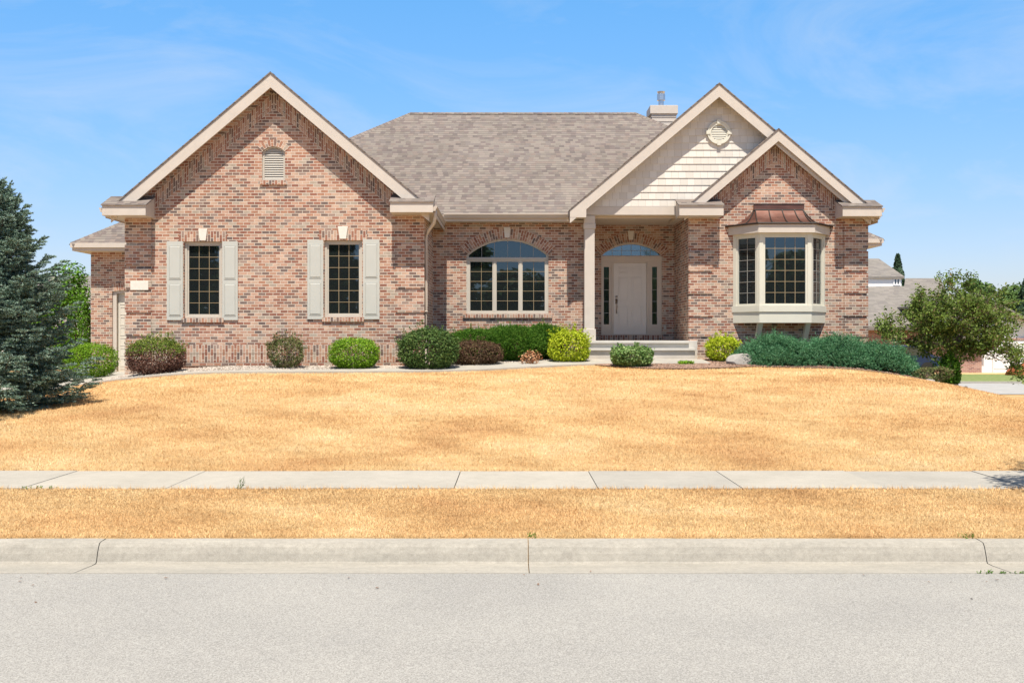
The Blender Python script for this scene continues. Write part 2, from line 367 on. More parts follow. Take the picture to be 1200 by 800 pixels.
def grid(name, xs, ys, mat, fn, kind='structure', dz=0.0, label=None):
    XX, YY = np.meshgrid(xs, ys); ZZ = fn(XX, YY)+dz
    nx, ny = len(xs), len(ys); V = np.stack([XX.ravel(), YY.ravel(), ZZ.ravel()], 1)
    idx = np.arange(nx*ny).reshape(ny, nx)
    F_ = np.stack([idx[:-1, :-1].ravel(), idx[:-1, 1:].ravel(), idx[1:, 1:].ravel(), idx[1:, :-1].ravel()], 1)
    me = bpy.data.meshes.new(name); me.from_pydata(V.tolist(), [], F_.tolist()); me.materials.append(mat)
    for p in me.polygons: p.use_smooth = True
    o = link(name, me); tag(o, label, None, None, kind); return o
far = [-900, -300, -120, -70, -45, -30, -22, -18]
ys_lawn = np.array(sorted(set([11.33-.001] + list(np.arange(12.82, 30, .4)) + [12.80])))
xs = np.array(far + list(np.arange(-15, 22.1, .5)) + [24, 27, 30, 36, 45, 70, 120, 300, 900], float)
ys = np.array([-900, -300, -80, -30, -10, -6, -3.52, -3.5, 9.015, 9.02, 9.3, 10, 11.32, 11.335, 12.79, 12.81] + list(np.arange(13.1, 30, .4)) + [30.5, 32, 34, 36, 38, 40, 43, 46, 50, 55, 60, 70, 90, 120, 200, 400, 1200], float)
grid('ground', xs, ys, M['lawn'], hgt)

# road, kerb, sidewalk
b = MB()
for i in range(60): x0 = -150+5*i; b.face([(x0, -3.0, -.30), (x0+5, -3.0, -.30), (x0+5, 2.7, -.20), (x0, 2.7, -.20)]); b.face([(x0, 2.7, -.20), (x0+5, 2.7, -.20), (x0+5, 8.36, -.247), (x0, 8.36, -.247)])
tag(b.build('road', M['asphalt']), kind='structure')
def kerb_profile(sign=1, y0=0):
    P = [(8.345, -.40), (8.345, -.243), (8.70, -.262), (8.79, -.262), (8.805, -.25), (8.825, -.19), (8.85, -.14), (8.875, -.114), (8.91, -.104), (8.99, -.098), (9.03, -.10), (9.03, -.40)]
    return P
b = MB(); prof = kerb_profile(); js = [-150, -60, -28, -14.3, -10.67, -7.03, -3.43, .135, 3.92, 7.6, 11.3, 15, 30, 60, 150]
for j in range(len(js)-1):
    x0, x1 = js[j]+.0035, js[j+1]-.0035
    for i in range(len(prof)-1):
        (ya, za), (yb, zb) = prof[i], prof[i+1]
        n = max(1, int((x1-x0)/.25)) if x1-x0 < 5 else 6
        for k in range(n):
            u0 = x0+(x1-x0)*k/n; u1 = x0+(x1-x0)*(k+1)/n
            def wob(u, zz, i_): return zz+ (.003*math.sin(u*5.1+i_)+.002*math.sin(u*13+2*i_) if 2 <= i_ <= 9 else 0)
            b.face([(u0, ya, wob(u0, za, i)), (u1, ya, wob(u1, za, i)), (u1, yb, wob(u1, zb, i+1)), (u0, yb, wob(u0, zb, i+1))])
    for xx in (x0, x1): b.face([(xx, y_, z_) for y_, z_ in prof])
tag(b.build('kerb', M['kerb'], smooth=False), kind='structure')
b = MB(); b.box(-150, 150, 8.36, 9.0, -.42, -.33); tag(b.build('kerb_bed', M['soil']), kind='structure')
b = MB(); b.box(-150, 150, -3.6, -3.0, -.4, -.13); tag(b.build('far_kerb', M['kerb']), kind='structure')
b = MB()
for k in range(-14, 16):
    x0 = .914+1.53*k; dz = .004*math.sin(k*2.3)
    b.box(x0+.003, x0+1.53-.003, 11.33, 12.79, -.12, dz)
b.box(-150, .914+1.53*-14-.01, 11.33, 12.79, -.12, 0); b.box(.914+1.53*16+.01, 150, 11.33, 12.79, -.12, 0)
tag(b.build('sidewalk', M['sidewalk'], bevel=.003), kind='structure')

# walkway, gravel bed, mulch bed (draped over the terrain)
def drape(name, top, bot, mat, dz, n=60, m=5, thick=0):
    """strip between two polylines (lists of (x,y)) with the same number of points"""
    def samp(pl, t):
        k = min(int(t*(len(pl)-1)), len(pl)-2); f = t*(len(pl)-1)-k
        return pl[k][0]*(1-f)+pl[k+1][0]*f, pl[k][1]*(1-f)+pl[k+1][1]*f
    b = MB(); P = []
    for i in range(n+1):
        a, c = samp(top, i/n), samp(bot, i/n)
        P.append([(a[0]+(c[0]-a[0])*j/m, a[1]+(c[1]-a[1])*j/m) for j in range(m+1)])
    def pt(q_): return (q_[0], q_[1], h1(*q_)+dz)
    for i in range(n):
        for j in range(m): b.face([pt(P[i][j+1]), pt(P[i+1][j+1]), pt(P[i+1][j]), pt(P[i][j])])
        if thick:
            for j in (0, m):
                a, c = pt(P[i][j]), pt(P[i+1][j]); b.face([a, c, (c[0], c[1], c[2]-thick), (a[0], a[1], a[2]-thick)])
    return tag(b.build(name, mat), kind='structure')
walk_f = [(-13.5, 23.3), (-10.2, 23.25), (-7, 23.4), (-4, 23.65), (-2, 23.95), (-.6, 24.45), (.6, 25.15), (1.6, 25.7), (2.4, 25.95), (4.85, 26.05)]
walk_b = [(-13.5, 24.15), (-10.2, 24.05), (-7, 24.15), (-4, 24.4), (-2.2, 24.75), (-1.1, 25.35), (-.1, 26.1), (.9, 26.8), (1.9, 27.22), (4.85, 27.25)]
drape('walkway', walk_b, walk_f, M['sidewalk'], .045, thick=.06)
bed_back = [(-9.2, 25.45), (-9.2, 25.45), (-7, 25.45), (-4, 25.45), (-2.2, 25.45), (-2.0, 28.6), (-.1, 28.6), (.9, 28.6), (1.85, 28.6), (1.88, 27.3)]
drape('gravel_bed', bed_back, [(-10, 24.04)]+[(x, y-.01) for x, y in walk_b[1:]][:8]+[(1.88, 27.22)], M['gravel_base'], .02)
mb_f = [(2.0, 25.8), (2.6, 25.2), (3.3, 24.8), (4.2, 24.75), (5.0, 25.0), (5.7, 25.4), (6.3, 25.2), (7.5, 24.95), (9, 24.7), (10.2, 24.4), (11.2, 24.1), (12.0, 24.8)]
mb_b = [(2.1, 25.94), (2.6, 25.94), (3.3, 26.03), (4.2, 26.03), (4.86, 26.1), (4.9, 27.8), (6.3, 27.85), (7.5, 27.85), (9, 27.85), (10.2, 27.9), (11.4, 27.5), (12.6, 26.5)]
drape('mulch_bed', mb_b, mb_f, M['soil'], .018)
# driveway by the garage
drape('driveway', [(-12.3, 30.95), (-9.25, 30.95)], [(-13.5, 24.2), (-9.25, 24.2)], M['sidewalk'], .022, n=8, m=10)
# side street on the right with a green verge beyond
grid('side_road', np.concatenate([np.arange(13, 22, .5), np.linspace(22, 84, 14)]), np.linspace(32.5, 41.5, 10), M['asphalt_far'], hgt, dz=.015)
b = MB(); b.box(12, 84, 41.5, 41.9, -.4, -.13); tag(b.build('far_kerb', M['kerb']), kind='structure')
grid('yard', np.linspace(13, 80, 20), np.array([41.9, 44, 46, 48, 50]), M['green_grass'], lambda x, y: -.175+.006*(y-42)+0*x, dz=.0)

# ------------------------------------------------------------------ foliage helpers
def unit(v): return v/np.maximum(np.linalg.norm(v, axis=-1, keepdims=True), 1e-9)
def rdir(n): return unit(rng.normal(size=(n, 3)))
def leaves(C, N, size, aspect=.55, jit=.35):
    """one pointed leaf (quad) per centre, lying across its normal"""
    n = len(C); s = size*(1+jit*rng.uniform(-1, 1, (n, 1)))
    t = unit(np.cross(N, rdir(n))); w = unit(np.cross(N, t))
    V = np.stack([C-t*s, C-w*s*aspect+N*s*.15, C+t*s, C+w*s*aspect+N*s*.15], 1)
    return V.reshape(-1, 3)
def tufts(P, Dv, L, n, nl, nw, spread=.9):
    k = len(P); L = np.broadcast_to(np.asarray(L, float).reshape(-1, 1), (k, 1))
    s = rng.uniform(0, 1, (k, n, 1)); base = P[:, None]+Dv[:, None]*s*L[:, None]
    d = unit(Dv[:, None]*.8+rng.normal(size=(k, n, 3))*spread*.6)
    ln = nl*rng.uniform(.6, 1.2, (k, n, 1)); sd = unit(np.cross(d, rng.normal(size=(k, n, 3))))*nw
    return np.stack([base-sd, base+sd, base+d*ln], 2).reshape(-1, 3)
def bumpf(D_, k=9, amp=.12, seed=0):
    r = np.random.default_rng(seed); out = np.zeros(len(D_))
    for _ in range(k): out += np.maximum(0, (D_@unit(r.normal(size=3)))-.72)*4*r.uniform(-.6, 1)
    return 1+amp*out
SEED = [0]
def shrub(name, px0, px1, pytop, D, mat, label, cat='shrub', n=5200, leaf=.022, group=None, depth=None, needle=False, shoots=0, amp=.10, flat=2.4, shell=.62, low=None, zc=.45, sparse=0, aspect=.55):
    """a clipped or loose shrub whose width and top come from measured positions at distance D"""
    SEED[0] += 1; s = F/D
    X = ((px0+px1)/2-600)/s; rx = (px1-px0)/2/s; z0 = h1(X, D); zt = EYE+(395-pytop)/s; H = zt-z0
    ry = depth or rx*.85; zc_ = z0+H*zc
    root = tag(empty(name, (X, D, z0)), label, cat, group)
    d = rdir(n); up = d[:, 2] >= 0
    e = 2/flat
    d2 = np.sign(d)*np.abs(d)**e; d2 = d2/np.maximum(np.sum(np.abs(d2)**flat, 1)**(1/flat), 1e-6)[:, None]
    r = bumpf(d, seed=SEED[0], amp=amp)*rng.uniform(shell, 1.0, n)**.5*(1+rng.normal(size=n)*.035)
    C = d2*r[:, None]*np.array([rx, ry, 1]); C[:, 2] *= np.where(up, zt-zc_, (zc_-z0)*.98)
    C += np.array([X, D, zc_])
    C[:, 2] = np.maximum(C[:, 2], z0+.015)
    Nn = unit(d*.8+rdir(n)*.9+np.array([0, 0, .35]))
    if needle: V = tufts(C, unit(d+rdir(n)*.5+np.array([0, 0, .6])), .08, 12, .045, .006); nn = 3
    else: V = leaves(C, Nn, leaf, aspect); nn = 4
    if shoots:
        sd = rdir(shoots); sd[:, 2] = np.abs(sd[:, 2])*.9+.1; sd = unit(sd); m_ = 16
        base = sd*np.array([rx, ry, zt-zc_])*.80*bumpf(sd, seed=SEED[0], amp=amp)[:, None]+np.array([X, D, zc_])
        gd = unit(sd+rdir(shoots)*.35+np.array([0, 0, .5])); ln = rng.uniform(.12, .34, (shoots, 1, 1))*min(1, H/.8)
        Cs = (base[:, None]+gd[:, None]*ln*rng.uniform(0, 1, (shoots, m_, 1))+rng.normal(size=(shoots, m_, 3))*.014).reshape(-1, 3)
        if needle: V2 = tufts(base, gd, ln[:, 0], 40, .04, .006)
        else: V2 = leaves(Cs, unit(rdir(len(Cs))+np.array([0, 0, .5])), leaf, aspect)
        V = np.concatenate([V, V2])
    if low:   # lower part of the foliage has another colour
        zcut, m2 = low
        k = V.reshape(-1, nn, 3); lowm = (k[:, 0, 2] < z0+H*(zcut+rng.normal(size=len(k))*.09))
        np_mesh('foliage', k[~lowm].reshape(-1, 3), nn, mat, root)
        np_mesh('foliage', k[lowm].reshape(-1, 3), nn, m2, root)
    else: np_mesh('foliage', V, nn, mat, root)
    b = MB()
    for i in range(9):
        a = random.uniform(0, 6.28); rr = random.uniform(.3, .75)
        top = (X+math.cos(a)*rx*rr, D+math.sin(a)*ry*rr, z0+H*random.uniform(.6, .85))
        b.tube([(X+math.cos(a)*.05, D+math.sin(a)*.05, z0-.03), ((X*1.0+top[0])/2, (D+top[1])/2, z0+H*.3), top], .014, 5, r1=.005)
    b.build('stem', M['bark'], root); return root
def blob_tree(name, X, D, H, rad, mat, label, group=None, n=9000, leaf=.11, lobes=14, trunk=.18, crown0=.25, seed=1, zb=None, cat='tree', conifer=False):
    r = np.random.default_rng(seed); z0 = h1(X, D) if zb is None else zb
    root = tag(empty(name, (X, D, z0)), label, cat, group)
    b = MB(); b.tube([(X, D, z0-.1), (X+.05*H*.2, D, z0+H*.4), (X, D, z0+H*.85)], trunk, 8, r1=trunk*.25)
    if not conifer:
        for i in range(7):
            a = r.uniform(0, 6.28); zz = z0+H*r.uniform(.2, .55)
            b.tube([(X, D, zz), (X+math.cos(a)*rad*.35, D+math.sin(a)*rad*.35, zz+H*.12), (X+math.cos(a)*rad*.7, D+math.sin(a)*rad*.7, zz+H*.28)], trunk*.4, 6, r1=trunk*.1)
    b.build('trunk', M['bark'], root)
    Cs, Ns = [], []
    if conifer:
        t = r.uniform(0, 1, n)**.8; layer = np.abs(((t*11) % 1)-.15); a = r.uniform(0, 6.28, n)
        rr = rad*(1-t)*(1-.45*layer)*r.uniform(.35, 1, n)**.5*(1+.25*np.sin(a*5+t*31))+.05
        C = np.stack([X+np.cos(a)*rr, D+np.sin(a)*rr, z0+H*(.06+.94*t)-rr*.25], 1)
        Cs = [C]; Ns = [unit(np.stack([np.cos(a), np.sin(a), np.full(n, .7)], 1)+r.normal(size=(n, 3))*.5)]
    else:
        for i in range(lobes):
            a = r.uniform(0, 6.28); t = r.uniform(0, 1); rr = rad*.62*math.sqrt(r.uniform(.05, 1))*math.sin(math.pi*(.18+.72*t))
            c = np.array([X+math.cos(a)*rr, D+math.sin(a)*rr, z0+H*(crown0+(.90-crown0)*t)])
            sz = rad*r.uniform(.28, .48); m_ = n//lobes; d = rdir(m_)
            Cs.append(c+d*np.array([1, 1, .75])*sz*(rng.uniform(.45, 1.1, (m_, 1))**.6)); Ns.append(unit(d+rdir(m_)*.8+np.array([0, 0, .4])))
    np_mesh('crown', leaves(np.concatenate(Cs), np.concatenate(Ns), leaf, .6), 4, mat, root); return root

# ------------------------------------------------------------------ the brick house
H = tag(empty('brick_house', (0, 27.9, .9)), 'single-storey brick house with three front gables and brown shingle roof', 'house')
SK = .845
YL, YR, YW, YD = 25.5, 27.9, 28.65, 30.5       # left wing, right wing, window wall, door wall
def px(x, D): return (x-600)*D/F
def pz(y, D): return EYE+(395-y)*D/F
def arch(x0, x1, zs, rise, n=16):
    """points of a segmental arch from the right spring to the left"""
    w = (x1-x0)/2; Rr = (w*w+rise*rise)/(2*rise); cx = (x0+x1)/2; cz = zs+rise-Rr; a0 = math.asin(w/Rr)
    return [(cx+Rr*math.sin(a0-2*a0*i/n), cz+Rr*math.cos(a0-2*a0*i/n)) for i in range(n+1)], (cx, cz, Rr, a0)
def rect(x0, x1, z0, z1): return [(x0, z0), (x1, z0), (x1, z1), (x0, z1)]
def arched(x0, x1, z0, zs, rise): return [(x0, z0), (x1, z0)]+arch(x0, x1, zs, rise)[0]
def ring(b, x0, x1, zs, rise, y, w=.26, proud=.006, ext=.0):
    pts, (cx, cz, Rr, a0) = arch(x0, x1, zs, rise); n = 22; a0 += ext
    for i in range(n):
        a, c = a0-2*a0*i/n, a0-2*a0*(i+1)/n
        P = [(cx+Rr*math.sin(t)*k, y-proud, cz+Rr*math.cos(t)*k) for t, k in ((a, 1), (a, 1+w/Rr), (c, 1+w/Rr), (c, 1))]
        uv = [(0, a*(Rr+w/2)), (w, a*(Rr+w/2)), (w, c*(Rr+w/2)), (0, c*(Rr+w/2))]
        b.face(P, uv)
        for (kk, fl) in ((1, False), (1+w/Rr, True)):
            q1 = (cx+Rr*math.sin(a)*kk, cz+Rr*math.cos(a)*kk); q2 = (cx+Rr*math.sin(c)*kk, cz+Rr*math.cos(c)*kk)
            b.face([(q1[0], y-proud, q1[1]), (q2[0], y-proud, q2[1]), (q2[0], y+.02, q2[1]), (q1[0], y+.02, q1[1])], [(0, a*Rr), (0, c*Rr), (.03, c*Rr), (.03, a*Rr)])

AL = (-5.69, 7.85)     # ridge of the left wing roof
AB = (5.37, 8.19)      # porch gable
AS = (6.88, 6.99)      # small right gable
def roofz(A, x): return A[1]-SK*abs(x-A[0])

# window openings
wx = lambda a, b, D: (px(a, D), px(b, D))
W1 = (*wx(215.6, 260, YL), pz(372.5, YL), pz(283.2, YL)); W2 = (*wx(380, 424.4, YL), pz(371.6, YL), pz(281.8, YL))
VT = (*wx(307, 334, YL), pz(211.5, YL), pz(178, YL))
holesL = [rect(*W1), rect(*W2), arched(VT[0], VT[1], VT[2], VT[3], .13)]
b = MB()
xl, xr = -9.22, -2.12
# left wing front with gable
b.wall([(xl, .35), (xr, .35), (xr, 4.60), (AL[0]+(AL[1]-.16-4.6)/SK-.02, 4.60), (AL[0], AL[1]-.16), (AL[0]-(AL[1]-.16-4.6)/SK+.02, 4.60), (xl, 4.60)], holesL, YL, YL+.22)
b.build('wall', M['brick'], H)
b = MB(); b.box(xr-.22, xr, YL+.222, YW-.002, .4, 4.60); b.build('wall', M['brick'], H); b = MB(); b.box(xl, xl+.22, YL+.222, 39, .3, 4.60)
b.build('wall', M['brick'], H)
# window wall
WW = (*wx(546.6, 642.8, YW), pz(367.8, YW), pz(299, YW)); riseW = .44
b = MB(); b.wall([(xr-.22, .6), (2.2, .6), (2.2, 4.80), (xr-.22, 4.80)], [arched(WW[0], WW[1], WW[2], WW[3], riseW)], YW, YW+.2)
b.build('wall', M['brick'], H); b = MB(); b.box(2.0, 2.2, YW+.202, YD-.002, .9, 4.84); b.build('wall', M['brick'], H)
# door wall
DW = (*wx(704.5, 775.8, YD), 1.51+.15, pz(300.5, YD)); riseD = .40
b = MB(); b.wall([(2.0, .9), (4.86, .9), (4.86, 4.84), (2.0, 4.84)], [arched(DW[0], DW[1], DW[2], DW[3], riseD)], YD, YD+.2)
b.build('wall', M['brick'], H)
# right wing front with the small gable
xl2, xr2 = 4.64, 9.28
BO = (5.86, 8.11, 2.10, 4.40)
b = MB(); b.wall([(xl2, .55), (xr2, .55), (xr2, 4.85), (AS[0]+(AS[1]-.16-4.85)/SK, 4.85), (AS[0], AS[1]-.16), (AS[0]-(AS[1]-.16-4.85)/SK, 4.85), (xl2, 4.85)], [rect(*BO)], YR, YR+.2)
b.build('wall', M['brick'], H); b = MB(); b.box(xl2, xl2+.2, YR+.202, YD-.002, .6, 4.84); b.build('wall', M['brick'], H); b = MB(); b.box(xr2-.2, xr2, YR+.202, 39, .2, 4.85)
b.build('wall', M['brick'], H)
b = MB(); b.box(-9.2, 9.27, 39.0, 39.2, .2, 4.8); b.build('wall', M['brick'], H); b = MB(); b.box(9.29, 11.75, 35.6, 39.2, -.2, 4.7)
b.build('wall', M['brick'], H)
# garage section on the left
GD = (-11.62, -9.45, .40, 2.93)
b = MB(); b.wall([(-12.24, .2), (-9.23, .2), (-9.23, 4.1), (-12.24, 4.1)], [arched(GD[0], GD[1], GD[2], GD[3], .07)], 31.0, 31.2)
b.build('wall', M['brick'], H); b = MB(); b.box(-12.24, -12.04, 31.202, 39, .2, 4.1)
b.build('wall', M['brick'], H)

# brick trim: arches, jack arches, sills, rake bands, base bands, corner quoins
for ar in ((WW[0], WW[1], WW[3], riseW, YW, .27), (DW[0], DW[1], DW[3], riseD, YD, .27), (VT[0], VT[1], VT[3], .13, YL, .16), (GD[0], GD[1], GD[3], .07, 31.0, .22)):
    b = MB(); ring(b, *ar); b.build('brick_arch', M['brick'], H)
for w in (W1, W2):
    b = MB(); b.box(w[0]-.12, w[1]+.12, YL-.007, YL+.02, w[3]+.003, w[3]+.24, swap=True); b.build('jack_arch', M['brick'], H)
for (w, y) in ((W1, YL), (W2, YL), (WW, YW), (VT, YL)):
    e = .10 if w is WW else .05
    b = MB(); b.box(w[0]-e, w[1]+e, y-.045, y+.10, w[2]-.105, w[2]-.004, swap=True); b.build('brick_sill', M['brick'], H)
b = MB(); b.box(DW[0]-.02, DW[1]+.02, YD-.03, YD+.18, 1.513, DW[2]-.004, swap=True)
b.build('brick_sill', M['brick'], H)
for A, y, dxm in ((AL, YL, 3.05), (AS, YR, 1.75)):
    for sgn in (-1, 1):
        b = MB()
        for (o0, o1) in ((.30, .505), (.52, .60)):
            x1_ = A[0]+sgn*dxm; x0_ = A[0]+sgn*.001
            vz = lambda x, o: roofz(A, x)-o/math.cos(math.atan(SK))
            P = [(x0_, y-.006, vz(x0_, o1)), (x1_, y-.006, vz(x1_, o1)), (x1_, y-.006, vz(x1_, o0)), (x0_, y-.006, vz(x0_, o0))]
            L = dxm/math.cos(math.atan(SK)); uv = [(0, 0), (0, L), (o1-o0, L), (o1-o0, 0)]
            b.face(P, uv, flip=(sgn < 0))
        b.build('rake_band', M['brick'], H)
b = MB()
for (z0, z1) in ((1.0, 1.205), (1.215, 1.42)):
    b = MB(); b.box(xl+.61, xr-.67, YL-.014, YL+.02, z0, z1, swap=True); b.build('soldier_course', M['brick'], H)
b = MB(); b.box(xl+.61, xr-.67, YL-.02, YL+.02, .915, .985)
b.build('soldier_course', M['brick'], H)
def quoins(b, x0, x1, y, gs, ztop, side=None):
    e = sorted(gs)
    zz = [.5]+e+[ztop]
    for i in range(len(zz)-1):
        b.box(x0, x1, y-.03, y+.04, zz[i]+(.035 if i else 0), zz[i+1]-(.035 if i < len(zz)-2 else 0))
b = MB(); quoins(b, xl-.028, xl+.60, YL, [1.04, 1.60, 2.16, 2.72, 3.28, 3.84], 4.468); b.build('quoin', M['brick'], H)
b = MB(); quoins(b, xr-.66, xr+.028, YL, [1.04, 1.60, 2.16, 2.74, 3.30, 3.86], 4.508); b.build('quoin', M['brick'], H)
b = MB(); quoins(b, xl2-.028, xl2+.60, YR, [1.58, 2.11, 2.70, 3.29, 3.88], 4.71); b.build('quoin', M['brick'], H)
b = MB(); quoins(b, xr2-.60, xr2+.028, YR, [1.58, 2.11, 2.72, 3.30, 3.88], 4.71); b.build('quoin', M['brick'], H)
def keystone(x, z0, z1, wt, wb, y, label=None):
    b = MB(); b.prism_xz([(x-wb/2, z0), (x+wb/2, z0), (x+wt/2, z1), (x-wt/2, z1)], y-.035, y+.03); return b.build('keystone', M['stone'], H, bevel=.006)
for (xc, yt, yb, wt, wb, D) in ((238, 268.4, 282, 10.5, 7, YL), (402, 265.4, 280, 12, 7.5, YL), (594.2, 266.4, 278.6, 7.6, 5.6, YW), (739.3, 270.5, 281, 7.6, 5, YD)):
    keystone(px(xc, D), pz(yb, D), pz(yt, D), wt*D/F, wb*D/F, D)
b = MB(); b.box(px(153.5, YL), px(174.5, YL), YL-.05, YL+.0, pz(340, YL), pz(329.5, YL)); o = b.build('address_stone', M['stone'], H, bevel=.006)

# windows ------------------------------------------------------------------
def grille(b, x0, x1, z0, z1, y, cols, rows, t=.010, top=None):
    for i in range(1, cols):
        x = x0+(x1-x0)*i/cols; zt = z1 if top is None else top(x)
        b.box(x-t/2, x+t/2, y-.006, y+.002, z0, zt)
    for j in range(1, rows):
        z = z0+(z1-z0)*j/rows; b.box(x0, x1, y-.0045, y+.002, z-t/2, z+t/2)
def sash(b, x0, x1, z0, z1, y, fw, d=.05):
    b.box(x0, x0+fw, y, y+d, z0, z1); b.box(x1-fw, x1, y, y+d, z0, z1)
    b.box(x0+fw, x1-fw, y, y+d, z0, z0+fw); b.box(x0+fw, x1-fw, y, y+d, z1-fw, z1)
def window(w, y, cols, rows, mat='muntin', par=H):
    x0, x1, z0, z1 = w; b = MB(); sash(b, x0, x1, z0, z1, y+.07, .055, .08); sash(b, x0+.055, x1-.055, z0+.055, z1-.055, y+.09, .035, .05)
    fo = b.build('window', M['frame'], par, bevel=.004)
    i = .088; b = MB(); b.box(x0+i, x1-i, y+.118, y+.125, z0+i, z1-i); b.build('pane', M['glass'], fo)
    b = MB(); grille(b, x0+i, x1-i, z0+i, z1-i, y+.112, cols, rows); b.build('grille', M[mat], fo)
    return fo
window(W1, YL, 3, 6); window(W2, YL, 3, 6)
def shutter(x0, x1, z0, z1, y):
    b = MB(); b.box(x0, x1, y-.035, y-.002, z0, z1); zm = z0+(z1-z0)*.487; e = .06
    for (a, c) in ((z0+.10, zm-.05), (zm+.06, z1-.10)):
        b2 = b; sash(b2, x0+.045, x1-.045, a, c, y-.044, .012, .012)
        b2.face([(x0+.075, y-.050, a+.03), (x1-.075, y-.050, a+.03), (x1-.075, y-.050, c-.03), (x0+.075, y-.050, c-.03)])
        X0, X1, A, C = x0+.075, x1-.075, a+.03, c-.03
        o = .018
        for P in ([(X0-o, A-o), (X1+o, A-o), (X1, A), (X0, A)], [(X1+o, A-o), (X1+o, C+o), (X1, C), (X1, A)], [(X1+o, C+o), (X0-o, C+o), (X0, C), (X1, C)], [(X0-o, C+o), (X0-o, A-o), (X0, A), (X0, C)]):
            b2.face([(P[0][0], y-.036, P[0][1]), (P[1][0], y-.036, P[1][1]), (P[2][0], y-.050, P[2][1]), (P[3][0], y-.050, P[3][1])])
    b.build('shutter', M['shutter'], H)
shutter(px(196, YL), px(214.8, YL), pz(375, YL), pz(283, YL), YL); shutter(px(260.8, YL), px(279, YL), pz(375, YL), pz(283, YL), YL)
shutter(px(360.5, YL), px(379, YL), pz(374, YL), pz(281.4, YL), YL); shutter(px(425.6, YL), px(444.8, YL), pz(374, YL), pz(280.6, YL), YL)
# gable vent
b = MB(); pts = arched(VT[0], VT[1], VT[2], VT[3], .13); ins = arched(VT[0]+.05, VT[1]-.05, VT[2]+.05, VT[3], .10)
b.wall(pts, [ins], YL+.05, YL+.12); vo = b.build('gable_vent', M['frame'], H)
b = MB(); z = VT[2]+.05
while z < VT[3]+.10:
    xx = .05 if z < VT[3]-.03 else .05+(z-VT[3]+.03)*1.0
    b.face([(VT[0]+xx, YL+.06, z), (VT[1]-xx, YL+.06, z), (VT[1]-xx, YL+.085, z+.052), (VT[0]+xx, YL+.085, z+.052)])
    b.face([(VT[0]+xx, YL+.06, z), (VT[1]-xx, YL+.06, z), (VT[1]-xx, YL+.06, z+.01), (VT[0]+xx, YL+.06, z+.01)]); z += .055
b.build('louvres', M['frame'], vo)
b = MB(); b.box(VT[0], VT[1], YL+.13, YL+.14, VT[2], VT[3]+.13); b.build('backing', M['dark'], vo)
# main arched window
x0, x1, z0, zs = WW; y = YW+.05
b = MB(); zr = pz(303.5, YW)
outer = arched(x0, x1, z0, zs, riseW)
cw = (x1-x0-.11)/3; hol = []; panes = []
for i in range(3):
    a = x0+.055+cw*i+(.012 if i else 0); c = x0+.055+cw*(i+1)-(.012 if i < 2 else 0)
    panes.append((a+.045, c-.045, z0+.09, zr-.07)); hol.append(rect(*panes[-1]))
ai = arched(x0+.06, x1-.06, zr+.045, zs+.005, riseW-.055); hol.append(ai)
b.wall(outer, hol, y, y+.09)
for i in (1, 2):
    xx = x0+.055+cw*i; b.box(xx-.03, xx+.03, y-.015, y-.001, z0+.04, zr-.02)
b.box(x0+.02, x1-.02, y-.02, y-.001, zr-.02, zr+.03); b.box(x0+.02, x1-.02, y-.02, y-.001, z0, z0+.04)
fo = b.build('window', M['frame'], H)
for (a, c, d, e) in panes:
    b = MB(); b.box(a, c, y+.05, y+.055, d, e); b.build('pane', M['glass'], fo)
    b = MB(); grille(b, a, c, d, e, y+.046, 2, 5); b.build('grille', M['muntin'], fo)
b = MB(); b.prism_xz(ai, y+.05, y+.055); b.build('pane', M['glass'], fo)
_, (cx, cz, Rr, _) = arch(x0+.06, x1-.06, zs+.005, riseW-.055)
b = MB(); grille(b, x0+.06, x1-.06, zr+.045, zs, y+.046, 6, 1, top=lambda x: cz+math.sqrt(Rr*Rr-(x-cx)**2)); b.box(x0+.06, x1-.06, y+.0405, y+.049, zr+.045, zr+.055); b.build('grille', M['muntin_pale'], fo)
# entrance: transom, sidelights, door
x0, x1, z0, zs = DW; y = YD+.06; zt = pz(308, YD); zh = pz(300.5, YD)
b = MB(); ai = arched(x0+.05, x1-.05, zh+.03, zs+.06, riseD-.11)
hol = [ai, rect(px(707.6, YD), px(714, YD), pz(380, YD), pz(312.5, YD)), rect(px(764.4, YD), px(770.4, YD), pz(380, YD), pz(312.5, YD)), rect(px(719.5, YD), px(758, YD), z0+.02, zt)]
b.wall(arched(x0, x1, z0, zs, riseD), hol, y, y+.10)
for xx in (718.0, 759.6): b.box(px(xx, YD)-.022, px(xx, YD)+.022, y-.03, y-.001, z0, zt+.04)
b.box(x0, x1, y-.025, y-.001, zt+.045, zh-.0)
for s_ in (x0+.01, x1-.035): b.box(s_, s_+.03, y-.02, y-.001, z0, zt+.04)
fo = b.build('door_frame', M['doorframe'], H)
b = MB(); b.prism_xz(ai, y+.05, y+.055); b.build('transom_pane', M['glass2'], fo)
for (a, c) in ((707.6, 714), (764.4, 770.4)):
    b = MB(); b.box(px(a, YD), px(c, YD), y+.05, y+.055, pz(380, YD), pz(312.5, YD)); b.build('sidelight_pane', M['glass2'], fo)
    b = MB(); grille(b, px(a, YD), px(c, YD), pz(380, YD), pz(312.5, YD), y+.046, 1, 5, .012); b.box(px(a, YD), px(a, YD)+.01, y+.0405, y+.049, pz(380, YD), pz(312.5, YD)); b.build('grille', M['muntin_pale'], fo)
_, (cx, cz, Rr, _) = arch(x0+.05, x1-.05, zs+.06, riseD-.11)
b = MB(); grille(b, x0+.05, x1-.05, zh+.03, zs, y+.046, 6, 1, .012, top=lambda x: cz+math.sqrt(max(0, Rr*Rr-(x-cx)**2)))
b.box(x0+.05, x1-.05, y+.0415, y+.048, zh+.17, zh+.182); b.build('grille', M['muntin_pale'], fo)
